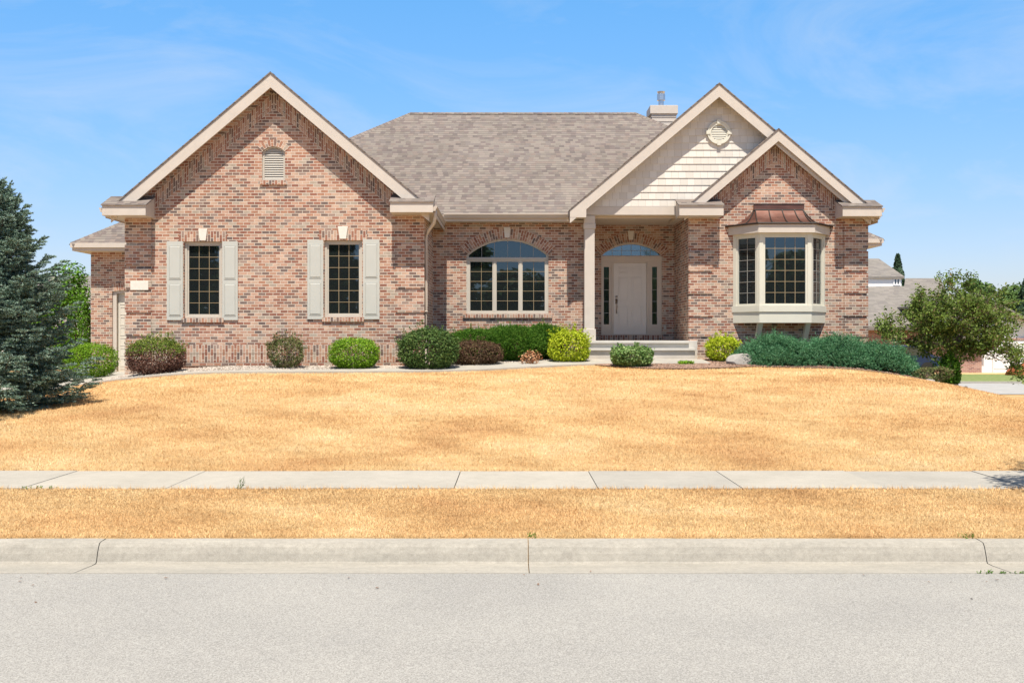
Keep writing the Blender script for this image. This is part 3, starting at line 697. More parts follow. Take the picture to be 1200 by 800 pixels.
dx0, dx1, dz0 = px(719.7, YD), px(757.8, YD), z0+.022
b = MB(); b.box(dx0, dx1, y+.03, y+.075, dz0, zt-.003)
do = b.build('front_door', M['door'], H)
b = MB(); dw = dx1-dx0; dh = zt-dz0
for (c0, c1) in ((.14, .45), (.55, .86)):
    for (r0, r1) in ((.09, .40), (.47, .80), (.855, .94)):
        X0, X1, A, C = dx0+dw*c0, dx0+dw*c1, dz0+dh*r0, dz0+dh*r1
        sash(b, X0, X1, A, C, y+.012, .018, .0175); b.box(X0+.045, X1-.045, y+.016, y+.0299, A+.045, C-.045)
b.build('door_panel', M['door'], do)
b = MB(); hx = px(722.8, YD); b.tube([(hx, y+.02, pz(351, YD)), (hx, y-.03, pz(352.5, YD)), (hx+.01, y-.045, pz(359, YD)), (hx, y-.03, pz(365.5, YD)), (hx, y+.02, pz(367, YD))], .014, 8)
b.box(hx-.03, hx+.03, y+.017, y+.0295, pz(356, YD), pz(350, YD)); b.tube([(hx, y+.028, pz(347.5, YD)), (hx, y, pz(347.5, YD))], .03, 12)
b.build('door_handle', M['nickel'], do, smooth=True)
b = MB(); b.box(px(778, YD), px(780, YD), YD-.02, YD, pz(367, YD), pz(363, YD)); b.build('doorbell', M['nickel'], H)
b = MB(); b.box(px(777.8, YD), px(780.4, YD), YD-.02, YD, pz(386, YD), pz(381, YD)); b.build('outlet_cover', M['frame'], H)

# garage door
b = MB(); b.prism_xz(arched(GD[0]+.12, GD[1]-.12, GD[2], GD[3]-.04, .04), 31.16, 31.19)
z = GD[2]+.05
while z < GD[3]-.25:
    for k in range(4):
        a = GD[0]+.17+k*.475; sash(b, a, a+.42, z, z+.24, 31.15, .02, .0095)
    z += .30
go = b.build('garage_door', M['garage'], H)
b = MB(); b.wall(arched(GD[0]-.0, GD[1]+.0, GD[2], GD[3], .07), [arched(GD[0]+.11, GD[1]-.11, GD[2]+.001, GD[3]-.06, .05)], 31.05, 31.15); b.build('frame', M['trim'], go)

# porch: column, beam, siding gable, ceiling, steps
ys_ = 28.0
b = MB(); xa, xb = 1.90, 2.17
b.box(xa, xb, ys_+.0, ys_+.27, pz(386, ys_), pz(268, ys_)); b.box(xa-.03, xb+.03, ys_-.03, ys_+.30, 1.512, pz(385.5, ys_))
b.box(xa-.025, xb+.025, ys_-.025, ys_+.295, pz(268, ys_), pz(262, ys_)); b.box(xa-.012, xb+.012, ys_-.012, ys_+.282, pz(261.9, ys_), 4.79)
b.build('porch_column', M['trim'], H, bevel=.008)
zb0, zb1 = pz(252, ys_), pz(242, ys_)
b = MB(); b.box(1.93, 4.64, ys_-.02, ys_+.26, zb0, zb1); b.build('porch_beam', M['trim'], H, bevel=.005)
b = MB()
tri = [(1.7, zb1+.003), (9.1, zb1+.003), (9.1, roofz(AB, 9.1)-.13), (AB[0], AB[1]-.13), (1.7, roofz(AB, 1.7)-.10)]
# siding as real overlapping courses
z = zb1+.003; hc = .185
def span(zz): w = (AB[1]-.12-zz)/SK; return AB[0]-w, AB[0]+w
while z < AB[1]-.35:
    z1 = min(z+hc, AB[1]-.14); a0, a1 = span(z); c0, c1 = span(z1)
    a0 = max(a0, 1.75); c0 = max(c0, 1.75)
    vv = z-zb1-.003
    b.face([(a0, ys_-.022, z), (a1, ys_-.022, z), (c1, ys_-.004, z1), (c0, ys_-.004, z1)], [(a0, vv+.001), (a1, vv+.001), (c1, vv+hc-.001), (c0, vv+hc-.001)])
    b.face([(a0, ys_-.022, z), (a1, ys_-.022, z), (a1, ys_+.01, z), (a0, ys_+.01, z)]); z = z1
b.face([(1.75, ys_+.02, zb1), (9.0, ys_+.02, zb1), (AB[0], ys_+.02, AB[1]-.12)])
b.build('siding', M['shake'], H)
b = MB(); b.box(1.95, 4.64, ys_+.262, YD-.01, 4.80, 4.84); b.build('porch_ceiling', M['soffit'], H)
b = MB(); b.tube([(px(742, 28.9), 28.9, 4.795), (px(742, 28.9), 28.9, 4.80)], .09, 20); lo = b.build('recessed_light', M['frame'], H)
b = MB(); b.box(1.98, 4.82, 27.74, YD-.02, .9, 1.508); b.box(1.96, 4.60, 27.67, 27.74, 1.44, 1.511)
b.box(1.97, 4.70, 27.38, 27.735, .8, 1.25); b.box(1.96, 4.71, 27.32, 27.733, 1.252, 1.316); b.build('porch_steps', M['concrete_steps'], H, bevel=.01)
# round vent
cx, cz = px(842, ys_), pz(156, ys_)
b = MB(); n = 40
def rg(b, r0, r1, ya, yb):
    for k in range(n):
        a, c = 2*math.pi*k/n, 2*math.pi*(k+1)/n
        pt = lambda r, t, y: (cx+r*math.cos(t), y, cz+r*math.sin(t))
        b.face([pt(r0, a, ya), pt(r1, a, ya), pt(r1, c, ya), pt(r0, c, ya)]); b.face([pt(r1, a, ya), pt(r1, a, yb), pt(r1, c, yb), pt(r1, c, ya)]); b.face([pt(r0, c, ya), pt(r0, c, yb), pt(r0, a, yb), pt(r0, a, ya)])
rg(b, .205, .29, ys_-.07, ys_); rg(b, .27, .305, ys_-.085, ys_)
for (u, w) in ((1, 0), (-1, 0), (0, 1), (0, -1)):
    b.box(cx+u*.28-(.055 if u else .05), cx+u*.28+(.055 if u else .05), ys_-.10, ys_, cz+w*.28-(.055 if w else .045), cz+w*.28+(.055 if w else .045))
vo = b.build('round_vent', M['shake'] if 0 else M['white_trim'] if 'white_trim' in M else M['bayframe'], H)
b = MB(); z = -.18
while z < .2:
    hw = math.sqrt(max(0, .205**2-z*z)); b.face([(cx-hw, ys_-.055, cz+z), (cx+hw, ys_-.055, cz+z), (cx+hw, ys_-.03, cz+z+.042), (cx-hw, ys_-.03, cz+z+.042)]); z += .045
b.build('louvres', M['bayframe'], vo)
b = MB(); b.face([(cx+.205*math.cos(2*math.pi*k/n), ys_-.026, cz+.205*math.sin(2*math.pi*k/n)) for k in range(n)]); b.build('backing', M['soffit'], vo)

# roofs -------------------------------------------------------------------
def slab(bs, bd, quad, t=.035, td=.10):
    """shingle sheet with a deck under it"""
    Q = [Vector(p) for p in quad]
    def pr(b, a, c):
        T = [p+Vector((0, 0, a)) for p in Q]; Bm = [p+Vector((0, 0, c)) for p in Q]; n_ = len(Q)
        b.face(T); b.face(list(reversed(Bm)))
        for i in range(n_): b.face([T[i], Bm[i], Bm[(i+1) % n_], T[(i+1) % n_]])
    pr(bs, 0, -t)
    if bd is not None: pr(bd, -t-.001, -t-td)
def caps(b, a, c, w=.13, step=.14, lift=.012):
    a, c = Vector(a), Vector(c); d = c-a; L = d.length; d.normalize(); sd = d.cross(Vector((0, 0, 1))).normalized(); k = 0
    while k*step < L:
        p = a+d*k*step; p2 = a+d*min(L, (k+1.15)*step); up = Vector((0, 0, lift+.012)); up2 = Vector((0, 0, lift+.002)); dn = Vector((0, 0, -w*.62))
        for s_ in (1, -1):
            P = [p+up, p2+up2, p2+sd*s_*w+up2+dn, p+sd*s_*w+up+dn]
            b.face(P, [(k*.27+.1, k*.145+.05), (k*.27+.1, k*.145+.14), (k*.27+.2, k*.145+.14), (k*.27+.2, k*.145+.05)], flip=(s_ > 0))
        k += 1
bs, bd = MB(), MB()
E = .0
# main hip roof
ex0, ex1, ey0, ey1, ez, rz, ry_ = -9.04, 9.74, 28.2, 39.8, 4.87, 8.74, 34.0
r0, r1 = (-3.24, ry_, rz), (3.94, ry_, rz)
slab(bs, bd, [(ex0, ey0, ez), (ex1, ey0, ez), r1, r0]); slab(bs, bd, [(ex1, ey1, ez), (ex0, ey1, ez), r0, r1])
slab(bs, bd, [(ex0, ey1, ez), (ex0, ey0, ez), r0]); slab(bs, bd, [(ex1, ey0, ez), (ex1, ey1, ez), r1])
caps(bs, (ex0, ey0, ez), r0); caps(bs, (ex1, ey0, ez), r1); caps(bs, r0, r1)
mo = bs.build('roof', M['shingle'], H); bd.build('roof_deck', M['soffit'], mo)
def gable(A, yf, yb, xlo, xhi, t=.035):
    bs, bd = MB(), MB()
    for xe in (xlo, xhi):
        fl = -1 if xe < A[0] else 1
        slab(bs, None, [(xe, yf-.025, roofz(A, xe)), (A[0], yf-.025, A[1]), (A[0], yb, A[1]), (xe, yb, roofz(A, xe))][::fl])
        slab(MB(), bd, [(xe, yf+.052, roofz(A, xe)), (A[0], yf+.052, A[1]), (A[0], yb, A[1]), (xe, yb, roofz(A, xe))][::fl])
    caps(bs, (A[0], yf+.0, A[1]-.03), (A[0], yb, A[1]-.03), w=.09)
    o = bs.build('roof', M['shingle'], H); bd.build('roof_deck', M['soffit'], o); return o
def barge(A, y, xlo, xhi, hgt_=.33, wide=.05, par=H):
    b = MB()
    for xe in (xlo, xhi):
        z = lambda x, o: roofz(A, x)-o
        poly = [(A[0], z(A[0], .04+hgt_)), (A[0], z(A[0], .04)), (xe, z(xe, .04)), (xe, z(xe, .04+hgt_))]
        if xe < A[0]: poly = poly[::-1]
        b.prism_xz([p for p in poly], y, y+wide)
        poly = [(A[0], z(A[0], .16)), (A[0], z(A[0], .038)), (xe, z(xe, .038)), (xe, z(xe, .16))]
    return b.build('bargeboard', M['trim'], par)
g1 = gable(AL, 25.13, 34.0, -9.60, -1.80); barge(AL, 25.13, -9.45, -1.95)
g2 = gable(AB, 27.63, 34.0, 1.48, 9.50); barge(AB, 27.63, 1.50, 9.3)
g3 = gable(AS, 27.53, 29.4, 4.32, 9.50); barge(AS, 27.53, 4.45, 9.35, .29)
# porch gable foot
b = MB(); b.prism_xz([(1.50, 4.70), (1.925, 4.70), (1.925, roofz(AB, 1.925)-.05), (1.50, roofz(AB, 1.5)-.05)], 27.625, 27.98); b.build('cornice_return', M['trim'], H, bevel=.004)
b = MB(); b.box(1.50, 1.9, 27.99, 28.6, 4.72, 4.76); b.build('soffit', M['soffit'], H)
# cornice returns
def cornice(x0, x1, yf, yw, z0, z1, z2):
    b = MB(); P = [(yf, z0), (yw, z0), (yw, z2), (yf, z1)]
    for xx, fl in ((x0, False), (x1, True)): b.face([(xx, y_, z_) for y_, z_ in P], flip=fl)
    b.face([(x0, yf, z0), (x1, yf, z0), (x1, yf, z1), (x0, yf, z1)]); b.face([(x0, yf, z0), (x0, yw, z0), (x1, yw, z0), (x1, yf, z0)])
    co_ = b.build('cornice_return', M['trim'], H, bevel=.004)
    b = MB(); slab(b, None, [(x0-.02, yf-.03, z1+.022), (x1+.02, yf-.03, z1+.022), (x1+.02, yw, z2+.035), (x0-.02, yw, z2+.035)], .03)
    b.build('return_roof', M['shingle'], co_)
cornice(px(119.5, 24.88), px(170.7, 24.88), 24.88, YL, 4.44, 4.67, 4.93)
cornice(px(457, 24.88), px(507.5, 24.88), 24.88, YL, 4.51, 4.75, 4.97)
cornice(4.28, px(848, 27.28), 27.28, YR, 4.71, 4.96, 5.17)
cornice(px(987.5, 27.28), 9.46, 27.28, YR, 4.69, 4.93, 5.15)
# side eaves with soffit and fascia
def side_eave(xw, xe, y0, y1, z0, z1, name='eave'):
    b = MB(); s_ = 1 if xe > xw else -1; a, c = sorted((xe, xe-.03*s_)); b.box(a, c, y0, y1, z0, z1)
    a, c = sorted((xw, xe-.031*s_)); b.box(a, c, y0, y1, z0+.002, z0+.02); b.build(name, M['trim'], H)
side_eave(xl-.001, -9.56, 24.90+.6, 39, 4.44, 4.61)
side_eave(xr+.03, -1.86, YL+.002, 28.62, 4.51, 4.62)
side_eave(xr2+.001, 9.45, YR+.002, 39, 4.69, 4.86)
def gutter(b, p0, p1, out, w=.11, h=.115):
    p0, p1, o = Vector(p0), Vector(p1), Vector(out); prof = [(0, 0), (0, -h), (w*.62, -h), (w*.75, -h*.55), (w, -h*.25), (w, 0), (w*.9, 0), (w*.9, -h*.2), (w*.62, -h*.85), (.01, -h*.85)]
    A = [p0+o*a+Vector((0, 0, c)) for a, c in prof]; B = [p1+o*a+Vector((0, 0, c)) for a, c in prof]
    for i in range(len(prof)): j = (i+1) % len(prof); b.face([A[i], B[i], B[j], A[j]])
    b.face(A[:6]); b.face(B[:6][::-1])
b = MB(); gutter(b, (-1.855, 24.90, 4.66), (-1.855, 28.25, 4.66), (1, 0, 0)); b.build('gutter', M['gutter'], H)
b = MB(); gutter(b, (-1.80, 28.2, 4.855), (1.47, 28.2, 4.855), (0, -1, 0)); b.build('gutter', M['gutter'], H)
b = MB(); gutter(b, (9.46, 27.30, 4.90), (9.46, 39, 4.90), (1, 0, 0), .09, .10); b.build('gutter', M['gutter'], H)
b = MB(); gutter(b, (-9.57, 24.9, 4.62), (-9.57, 31, 4.62), (-1, 0, 0), .07, .10); b.build('gutter', M['gutter'], H)
b = MB(); b.box(-2.3, 1.5, 28.21, 28.24, 4.66, 4.83); b.box(-2.3, 2.0, 28.242, YW-.002, 4.665, 4.70); b.build('soffit', M['trim'], H)
b = MB(); dx = xr+.05; dy = YL+.16
b.tube([(-1.80, 25.02, 4.56), (-1.80, 25.03, 4.42), (-1.84, 25.10, 4.28), (dx+.02, dy-.02, 4.10), (dx, dy, 3.98), (dx, dy, 2.4), (dx, dy, 1.0), (dx+.05, dy-.2, .92)], .04, 8)
for z in (3.6, 2.2): b.box(dx-.05, dx+.046, dy-.046, dy+.046, z, z+.03)
b.build('downspout', M['gutter'], H, smooth=True)
# garage section roof and rear right roof
def hip(x0, x1, y0, y1, z, sl, run, zd=.22):
    bs, bd = MB(), MB(); zr = z+sl*run
    slab(bs, None, [(x0, y0, z), (x1, y0, z), (x1-run, y0+run, zr), (x0+run, y0+run, zr)])
    slab(bs, None, [(x0, y1, z), (x0, y0, z), (x0+run, y0+run, zr), (x0+run, y1, zr)])
    slab(bs, None, [(x1, y0, z), (x1, y1, z), (x1-run, y1, zr), (x1-run, y0+run, zr)])
    caps(bs, (x0, y0, z), (x0+run, y0+run, zr)); caps(bs, (x1, y0, z), (x1-run, y0+run, zr))
    o = bs.build('roof', M['shingle'], H)
    bd.box(x0+.03, x1-.03, y0+.03, y1, z-zd, z-.03); bd.box(x0-.0, x1, y0-.04, y0+.028, z-.13, z-.0); bd.build('fascia', M['trim'], o); return o
hip(-12.62, -6.0, 30.5, 39.0, 4.29, .667, 3.3); hip(6.3, 12.18, 35.0, 40.0, 4.82, .667, 2.9)
# chimney
b = MB(); cy = 33.6; xa, xb = px(763.8, cy), px(793, cy)-.02
z = 7.7
while z < 8.6: b.prism_xz([(xa, z), (xb, z), (xb, z+.135), (xa, z+.135)], cy-.02, cy+.8); b.box(xa-.012, xb+.012, cy-.035, cy+.81, z, z+.03); z += .136
ch = b.build('chimney', M['trim'], H)
b = MB(); b.box(xa-.06, xb+.05, cy-.08, cy+.86, 8.62, pz(124, cy)); b.build('chimney_cap', M['trim'], ch, bevel=.01)
b = MB(); fx = px(776.5, cy); b.tube([(fx, cy+.35, 8.8), (fx, cy+.35, 9.13)], .085, 16); b.tube([(fx, cy+.35, 9.12), (fx, cy+.35, 9.18), (fx, cy+.35, 9.32)], .13, 16); b.tube([(fx, cy+.35, 9.33), (fx, cy+.35, 9.40)], .10, 16, r1=.13)
b.build('flue', M['steel'], ch)

# bay window ---------------------------------------------------------------
yb_ = 27.24; XA, XB = 6.32, 7.65; XL, XR = 5.78, 8.19
b = MB()
def plan(off, y0_=YR, s_=None):   # outline of the bay pushed out by off
    k = off*.42
    return [(XL-off, y0_-.0), (XA-k, yb_-off), (XB+k, yb_-off), (XR+off, y0_-.0)]
def extr(b, off, z0, z1, mi=0):
    P = plan(off); n_ = 4
    for i in range(3): b.face([(P[i][0], P[i][1], z0), (P[i+1][0], P[i+1][1], z0), (P[i+1][0], P[i+1][1], z1), (P[i][0], P[i][1], z1)], None, mi)
    b.face([(p[0], p[1], z1) for p in P], None, mi); b.face([(p[0], p[1], z0) for p in P][::-1], None, mi)
extr(b, .0, 1.97, 2.25)
bw = b.build('bay_window', M['bayframe'], H)
b = MB(); extr(b, .03, 2.251, 2.41); b.build('bay_sill', M['bayframe'], bw)
b = MB(); extr(b, .005, 4.20, 4.34); b.build('bay_head', M['bayframe'], bw)
faces = [((XL, YR), (XA, yb_), 2, .10), ((XA, yb_), (XB, yb_), 4, .10), ((XB, yb_), (XR, YR), 2, .10)]
for (p, q_, cols, mg) in faces:
    L = math.dist(p, q_); ang = math.atan2(q_[1]-p[1], q_[0]-p[0])
    X = Matrix.Translation((p[0], p[1], 0)) @ Matrix.Rotation(ang, 4, 'Z')
    b = MB(); b.x = X; z0, z1 = 2.41, 4.20
    b.box(0.002, mg, .0, .10, z0, z1); b.box(L-mg, L-.002, .0, .10, z0, z1)
    sash(b, mg, L-mg, z0+.0, z1-.0, .02, .05, .07); b.build('sash', M['bayframe'], bw)
    b = MB(); b.x = X; b.box(mg+.05, L-mg-.05, .06, .065, z0+.05, z1-.05); b.build('pane', M['glass'], bw)
    b = MB(); b.x = X; grille(b, mg+.05, L-mg-.05, z0+.05, z1-.05, .054, cols, 6, .011); b.build('grille', M['muntin'] if cols == 4 else M['muntin_pale'], bw)
b = MB(); extr(b, .12, 4.26, 4.475); fo = b.build('bay_fascia', M['trim'], bw)
# copper roof: concave flare
b = MB(); ns = 12; rings = []
Pb = [(XL-.20, YR), (XA-.07, yb_-.15), (XB+.07, yb_-.15), (XR+.20, YR)]; Pt = [(6.30, YR), (6.34, YR-.10), (7.58, YR-.10), (7.62, YR)]
for i in range(ns+1):
    t = i/ns; z = 4.478+.41*(t**1.9); k = t**.85
    rings.append([(Pb[j][0]+(Pt[j][0]-Pb[j][0])*k, Pb[j][1]+(Pt[j][1]-Pb[j][1])*k, z+.02) for j in range(4)])
for i in range(ns):
    for j in range(3): b.face([rings[i][j], rings[i][j+1], rings[i+1][j+1], rings[i+1][j]])
for j in range(3): a, c = rings[0][j], rings[0][j+1]; b.face([(a[0], a[1], a[2]-.03), (c[0], c[1], c[2]-.03), c, a])
b.box(6.31, 7.61, YR-.115, YR, 4.905, 5.06)
cr = b.build('copper_roof', M['copper'], bw)
b = MB()
def lerp(i, j, f): a, c = rings[i][j], rings[i][j+1]; return (a[0]+(c[0]-a[0])*f, a[1]+(c[1]-a[1])*f-.012, a[2]+(c[2]-a[2])*f+.012)
for (j, f) in ((0, .5), (0, .999), (1, .28), (1, .56), (1, .82), (2, .001), (2, .5)):
    b.tube([lerp(i, j, f) for i in range(ns+1)], .014, 5)
b.tube([(p[0], p[1]-.006, p[2]) for p in rings[0]], .020, 6); b.tube([(p[0], p[1]-.01, p[2]+.005) for p in rings[-1]], .013, 6); b.tube([(6.3, YR-.12, 5.065), (7.62, YR-.12, 5.065)], .014, 6)
b.build('standing_seam', M['dark'], cr)
for xx in (px(891, 27.4), px(947, 27.4)):
    b = MB(); b.prism_xz([(xx-.07, 0), (xx+.07, 0), (xx+.07, 1), (xx-.07, 1)], 0, 1) if 0 else None
    for _ in (0,):
        P = [(yb_+.10, 1.966), (yb_+.28, 1.966), (YR, 1.40), (YR, 1.22)]
        b.face([(xx-.06, y_, z_) for y_, z_ in P]); b.face([(xx+.06, y_, z_) for y_, z_ in P][::-1])
        for i in range(4): a, c = P[i], P[(i+1) % 4]; b.face([(xx-.06, a[0], a[1]), (xx+.06, a[0], a[1]), (xx+.06, c[0], c[1]), (xx-.06, c[0], c[1])])
    b.build('bracket', M['bayframe'], bw)
b = MB(); b.box(px(827, YR), px(832, YR), YR-.035, YR, pz(405, YR), pz(402, YR)); b.build('wall_vent', M['steel'], H)

# ------------------------------------------------------------------ neighbours
def simple_house(name, label, loc): return tag(empty(name, loc), label, 'house')
def win(par, x0, x1, z0, z1, y, cols=2, rows=2):
    b = MB(); sash(b, x0, x1, z0, z1, y-.05, .09, .10)
    for i in range(1, cols): xx = x0+(x1-x0)*i/cols; b.box(xx-.04, xx+.04, y-.04, y, z0+.09, z1-.09)
    for j in range(1, rows): zz = z0+(z1-z0)*j/rows; b.box(x0+.09, x1-.09, y-.035, y, zz-.03, zz+.03)
    f = b.build('window', M['white'], par); b = MB(); b.box(x0+.05, x1-.05, y-.02, y-.012, z0+.05, z1-.05); b.build('pane', M['glass'], f)
# two-storey neighbour on the right
N1 = simple_house('neighbour_house', 'grey roofed two-level house seen past the right brick corner', (22, 62, -.6))
def P3(x, y, D): return (px(x, D), D, pz(y, D))
b = MB(); b.box(17.5, px(1066, 60.6), 60.6, 68, -.9, 2.2); b.build('wall', M['brick_far'], N1)
b = MB(); b.box(16, px(1056.5, 66), 66, 72, 3, pz(324.5, 66)); b.build('upper_wall', M['white'], N1)
b = MB(); slab(b, None, [(16.5, 60, 2.22), (px(1120, 60), 60, 2.22), (px(1098, 66), 66, 4.78), (16.5, 66, 4.66)], .12); b.box(16.5, px(1120, 60), 59.93, 60.02, 2.0, 2.2)
b.build('roof', M['shingle_far'], N1)
e = pz(324, 65.85); rz_ = pz(303, 69.4); bx = px(1060, 65.85)
b = MB(); slab(b, None, [(14, 65.85, e), (bx, 65.85, e), (px(1030, 69.4), 69.4, rz_), (16, 69.4, rz_)], .12); slab(b, None, [(bx, 65.85, e), (bx, 73.4, e), (px(1030, 69.4), 69.4, rz_)], .12)
b.build('roof', M['shingle_far'], N1)
b = MB(); zz = pz(326, 70); slab(b, None, [(px(1058, 67), 67, 4.3), (px(1110, 67), 67, 4.3), (px(1102, 70), 70, zz), (px(1061, 70), 70, zz)], .12); b.build('roof', M['shingle_far'], N1)
win(N1, px(1046.5, 66), px(1055, 66), pz(334.5, 66), pz(325.5, 66), 66, 2, 1); win(N1, px(1043.5, 60.6), px(1057, 60.6), pz(402, 60.6), pz(383.5, 60.6), 60.6)
b = MB(); b.box(px(1066, 60.7), 26.8, 57.0, 68, -.9, 2.15); b.build('wall', M['brick_far'], N1)
# white house with a garage on the right edge
N2 = simple_house('neighbour_house', 'white sided house with grey gable roof at the right edge', (28, 56, -.6))
D2 = 54.0; ap = (px(1146, D2), pz(343, D2)); er = px(1232, D2); sl2 = (pz(352, D2)-pz(372, D2))/(px(1200, D2)-px(1160, D2))
el = 2*ap[0]-er; xw0, xw1 = 23.45, er-.5
def rz2(x): return ap[1]-sl2*abs(x-ap[0])
b = MB(); b.prism_xz([(px(1155, D2), -.9), (xw1, -.9), (xw1, rz2(xw1)-.1), (px(1155, D2), rz2(px(1155, D2))-.1)], D2+.5, D2+9); b.build('wall', M['white'], N2)
b = MB(); b.prism_xz([(px(1102, D2), -.9), (px(1154.5, D2), -.9), (px(1154.5, D2), 1.35), (px(1102, D2), 1.35)], D2+.4, D2+2.9); b.build('wall', M['brick_far'], N2)
b = MB()
for xe in (er, ap[0]-1.0): 
    Q = [(xe, D2, rz2(xe)), (ap[0], D2, ap[1]), (ap[0], D2+9.5, ap[1]), (xe, D2+9.5, rz2(xe))]; slab(b, None, Q if xe > ap[0] else Q[::-1], .15)
slab(b, None, [(px(1098, D2), D2, 1.3), (px(1158, D2), D2, 1.3), (px(1158, D2), D2+2.5, 2.3), (px(1098, D2), D2+2.5, 2.3)], .12)
b.build('roof', M['shingle_far'], N2)
b = MB(); gx0, gx1 = px(1168, D2), px(1212, D2); b.box(gx0, gx1, D2+.44, D2+.499, -.6, 1.45)
for k in range(4): b.box(gx0+.05, gx1-.05, D2+.42, D2+.439, -.5+k*.48, -.1+k*.48)
b.build('garage_door', M['white'], N2); b = MB(); b.box(gx0-.1, gx1+.2, D2+.40, D2+.498, 1.452, 1.56); b.build('fascia', M['brick_far'], N2)
# far neighbour on the left
N3 = simple_house('neighbour_house', 'distant grey roofed house behind the left shrubs', (-27, 62, 0))
b = MB(); b.box(-34, -24.6, 60.5, 70, 0, 3.2); b.build('wall', M['white'], N3)
b = MB(); slab(b, None, [(-35, 60, 3.2), (-24, 60, 3.2), (-24.3, 65, pz(323, 65)), (-33, 65, pz(323, 65))], .12); b.build('roof', M['shingle_far'], N3)
win(N3, -28.5, -27.0, 1.2, 2.6, 60.5)
# parked dark car behind the junipers
cx, cy = px(1069, 48), 48.0
b = MB(); prof = [(-2.1, .35), (-2.05, .75), (-1.3, .88), (-.7, 1.36), (.9, 1.38), (1.6, .92), (2.1, .82), (2.12, .35)]
b.x = Matrix.Translation((cx-.6, cy, -.15)); b.prism_xz(prof[::-1], 0, 1.7); car = b.build('parked_car', M['carblue'], bevel=.06)
tag(car, 'small dark blue car parked behind the juniper end', 'car')
for xx in (-1.35, 1.3):
    for yy in (-.01, 1.5):
        b = MB(); b.x = Matrix.Translation((cx-.6, cy, -.15)); b.tube([(xx, yy, .32), (xx, yy+.2, .32)], .32, 18); b.build('wheel', M['dark'], car)
b = MB(); b.x = Matrix.Translation((cx-.6, cy, -.15)); b.prism_xz([(-1.15, .92), (1.4, .94), (.85, 1.3), (-.62, 1.28)], -.008, 0); b.build('side_window', M['glass'], car)

# ------------------------------------------------------------------ far trees
blob_tree('conifer_tree', px(1052, 84), 84, 9.0, 2.3, G['fardark'], 'dark pointed conifer rising behind the neighbour roof', n=7000, leaf=.16, conifer=True, zb=-.9, seed=4)
blob_tree('deciduous_tree', px(1147, 88), 88, 8.1, 2.2, G['far'], 'pale narrow tree above the small front tree crown', n=6000, leaf=.14, zb=-1, crown0=.15, seed=5)
blob_tree('deciduous_tree', px(1182, 78), 78, 7.0, 2.9, G['far'], 'rounded green tree behind the white house roof', n=9000, leaf=.14, zb=-1, crown0=.12, seed=6)
blob_tree('conifer_tree', px(1203, 74), 74, 6.8, 2.3, G['fardark'], 'dark conifer behind the white house, at the photo edge', n=7000, leaf=.14, conifer=True, zb=-1, seed=7)
blob_tree('deciduous_tree', px(1124, 80), 80, 6.3, 3.2, G['far'], 'low spreading tree far behind the small front tree', n=7000, leaf=.14, zb=-1, crown0=.12, seed=8)
blob_tree('deciduous_tree', px(72, 34), 34, 3.5, 1.25, G['green'], 'loose green deciduous tree left of the garage wall', n=15000, leaf=.045, zb=.5, crown0=.08, lobes=26, trunk=.06, seed=9)
blob_tree('deciduous_tree', px(20, 36), 36, 3.0, 1.3, G['far'], 'green tree mostly hidden behind the blue spruce', n=9000, leaf=.05, zb=.4, crown0=.08, lobes=18, trunk=.06, seed=10)
shrub('arborvitae', 80, 106, 348, 32.0, G['green'], 'tall narrow arborvitae beside the garage brick corner', 'shrub', n=9000, leaf=.03, amp=.05, flat=3)
# trees across the street behind the camera: seen only mirrored in the windows
OPP = [(-31, -36, 12.5, 4.6), (-26, -33, 13.5, 4.6), (-20.5, -37, 13.0, 4.6), (-15, -34, 13.5, 4.5), (-9.5, -37, 12.5, 4.4), (-4.6, -36, 11.4, 3.9), (0.2, -41, 7.6, 3.9), (4.6, -38, 6.6, 3.6), (9.5, -40, 8.4, 3.9), (14.5, -42, 8.8, 4.2), (20, -40, 9.2, 4.2), (24.8, -38, 8.9, 3.9), (30, -41, 10.4, 4.6), (36, -36, 11.0, 4.6), (-38, -34, 12, 5)]
for i, (x, y, h_, r_) in enumerate(OPP):
    blob_tree('street_tree', x, y, h_, r_, G['far'], 'leafy tree across the street', 'trees across the street', n=6000, leaf=.36, lobes=24, crown0=.04, seed=30+i, zb=.3)
blob_tree('street_tree', 6.75, 9.9, 6.6, 1.6, G['crab'], 'young street tree on the dry strip beyond the right edge', n=7000, leaf=.05, lobes=18, crown0=.35, trunk=.07, seed=50)

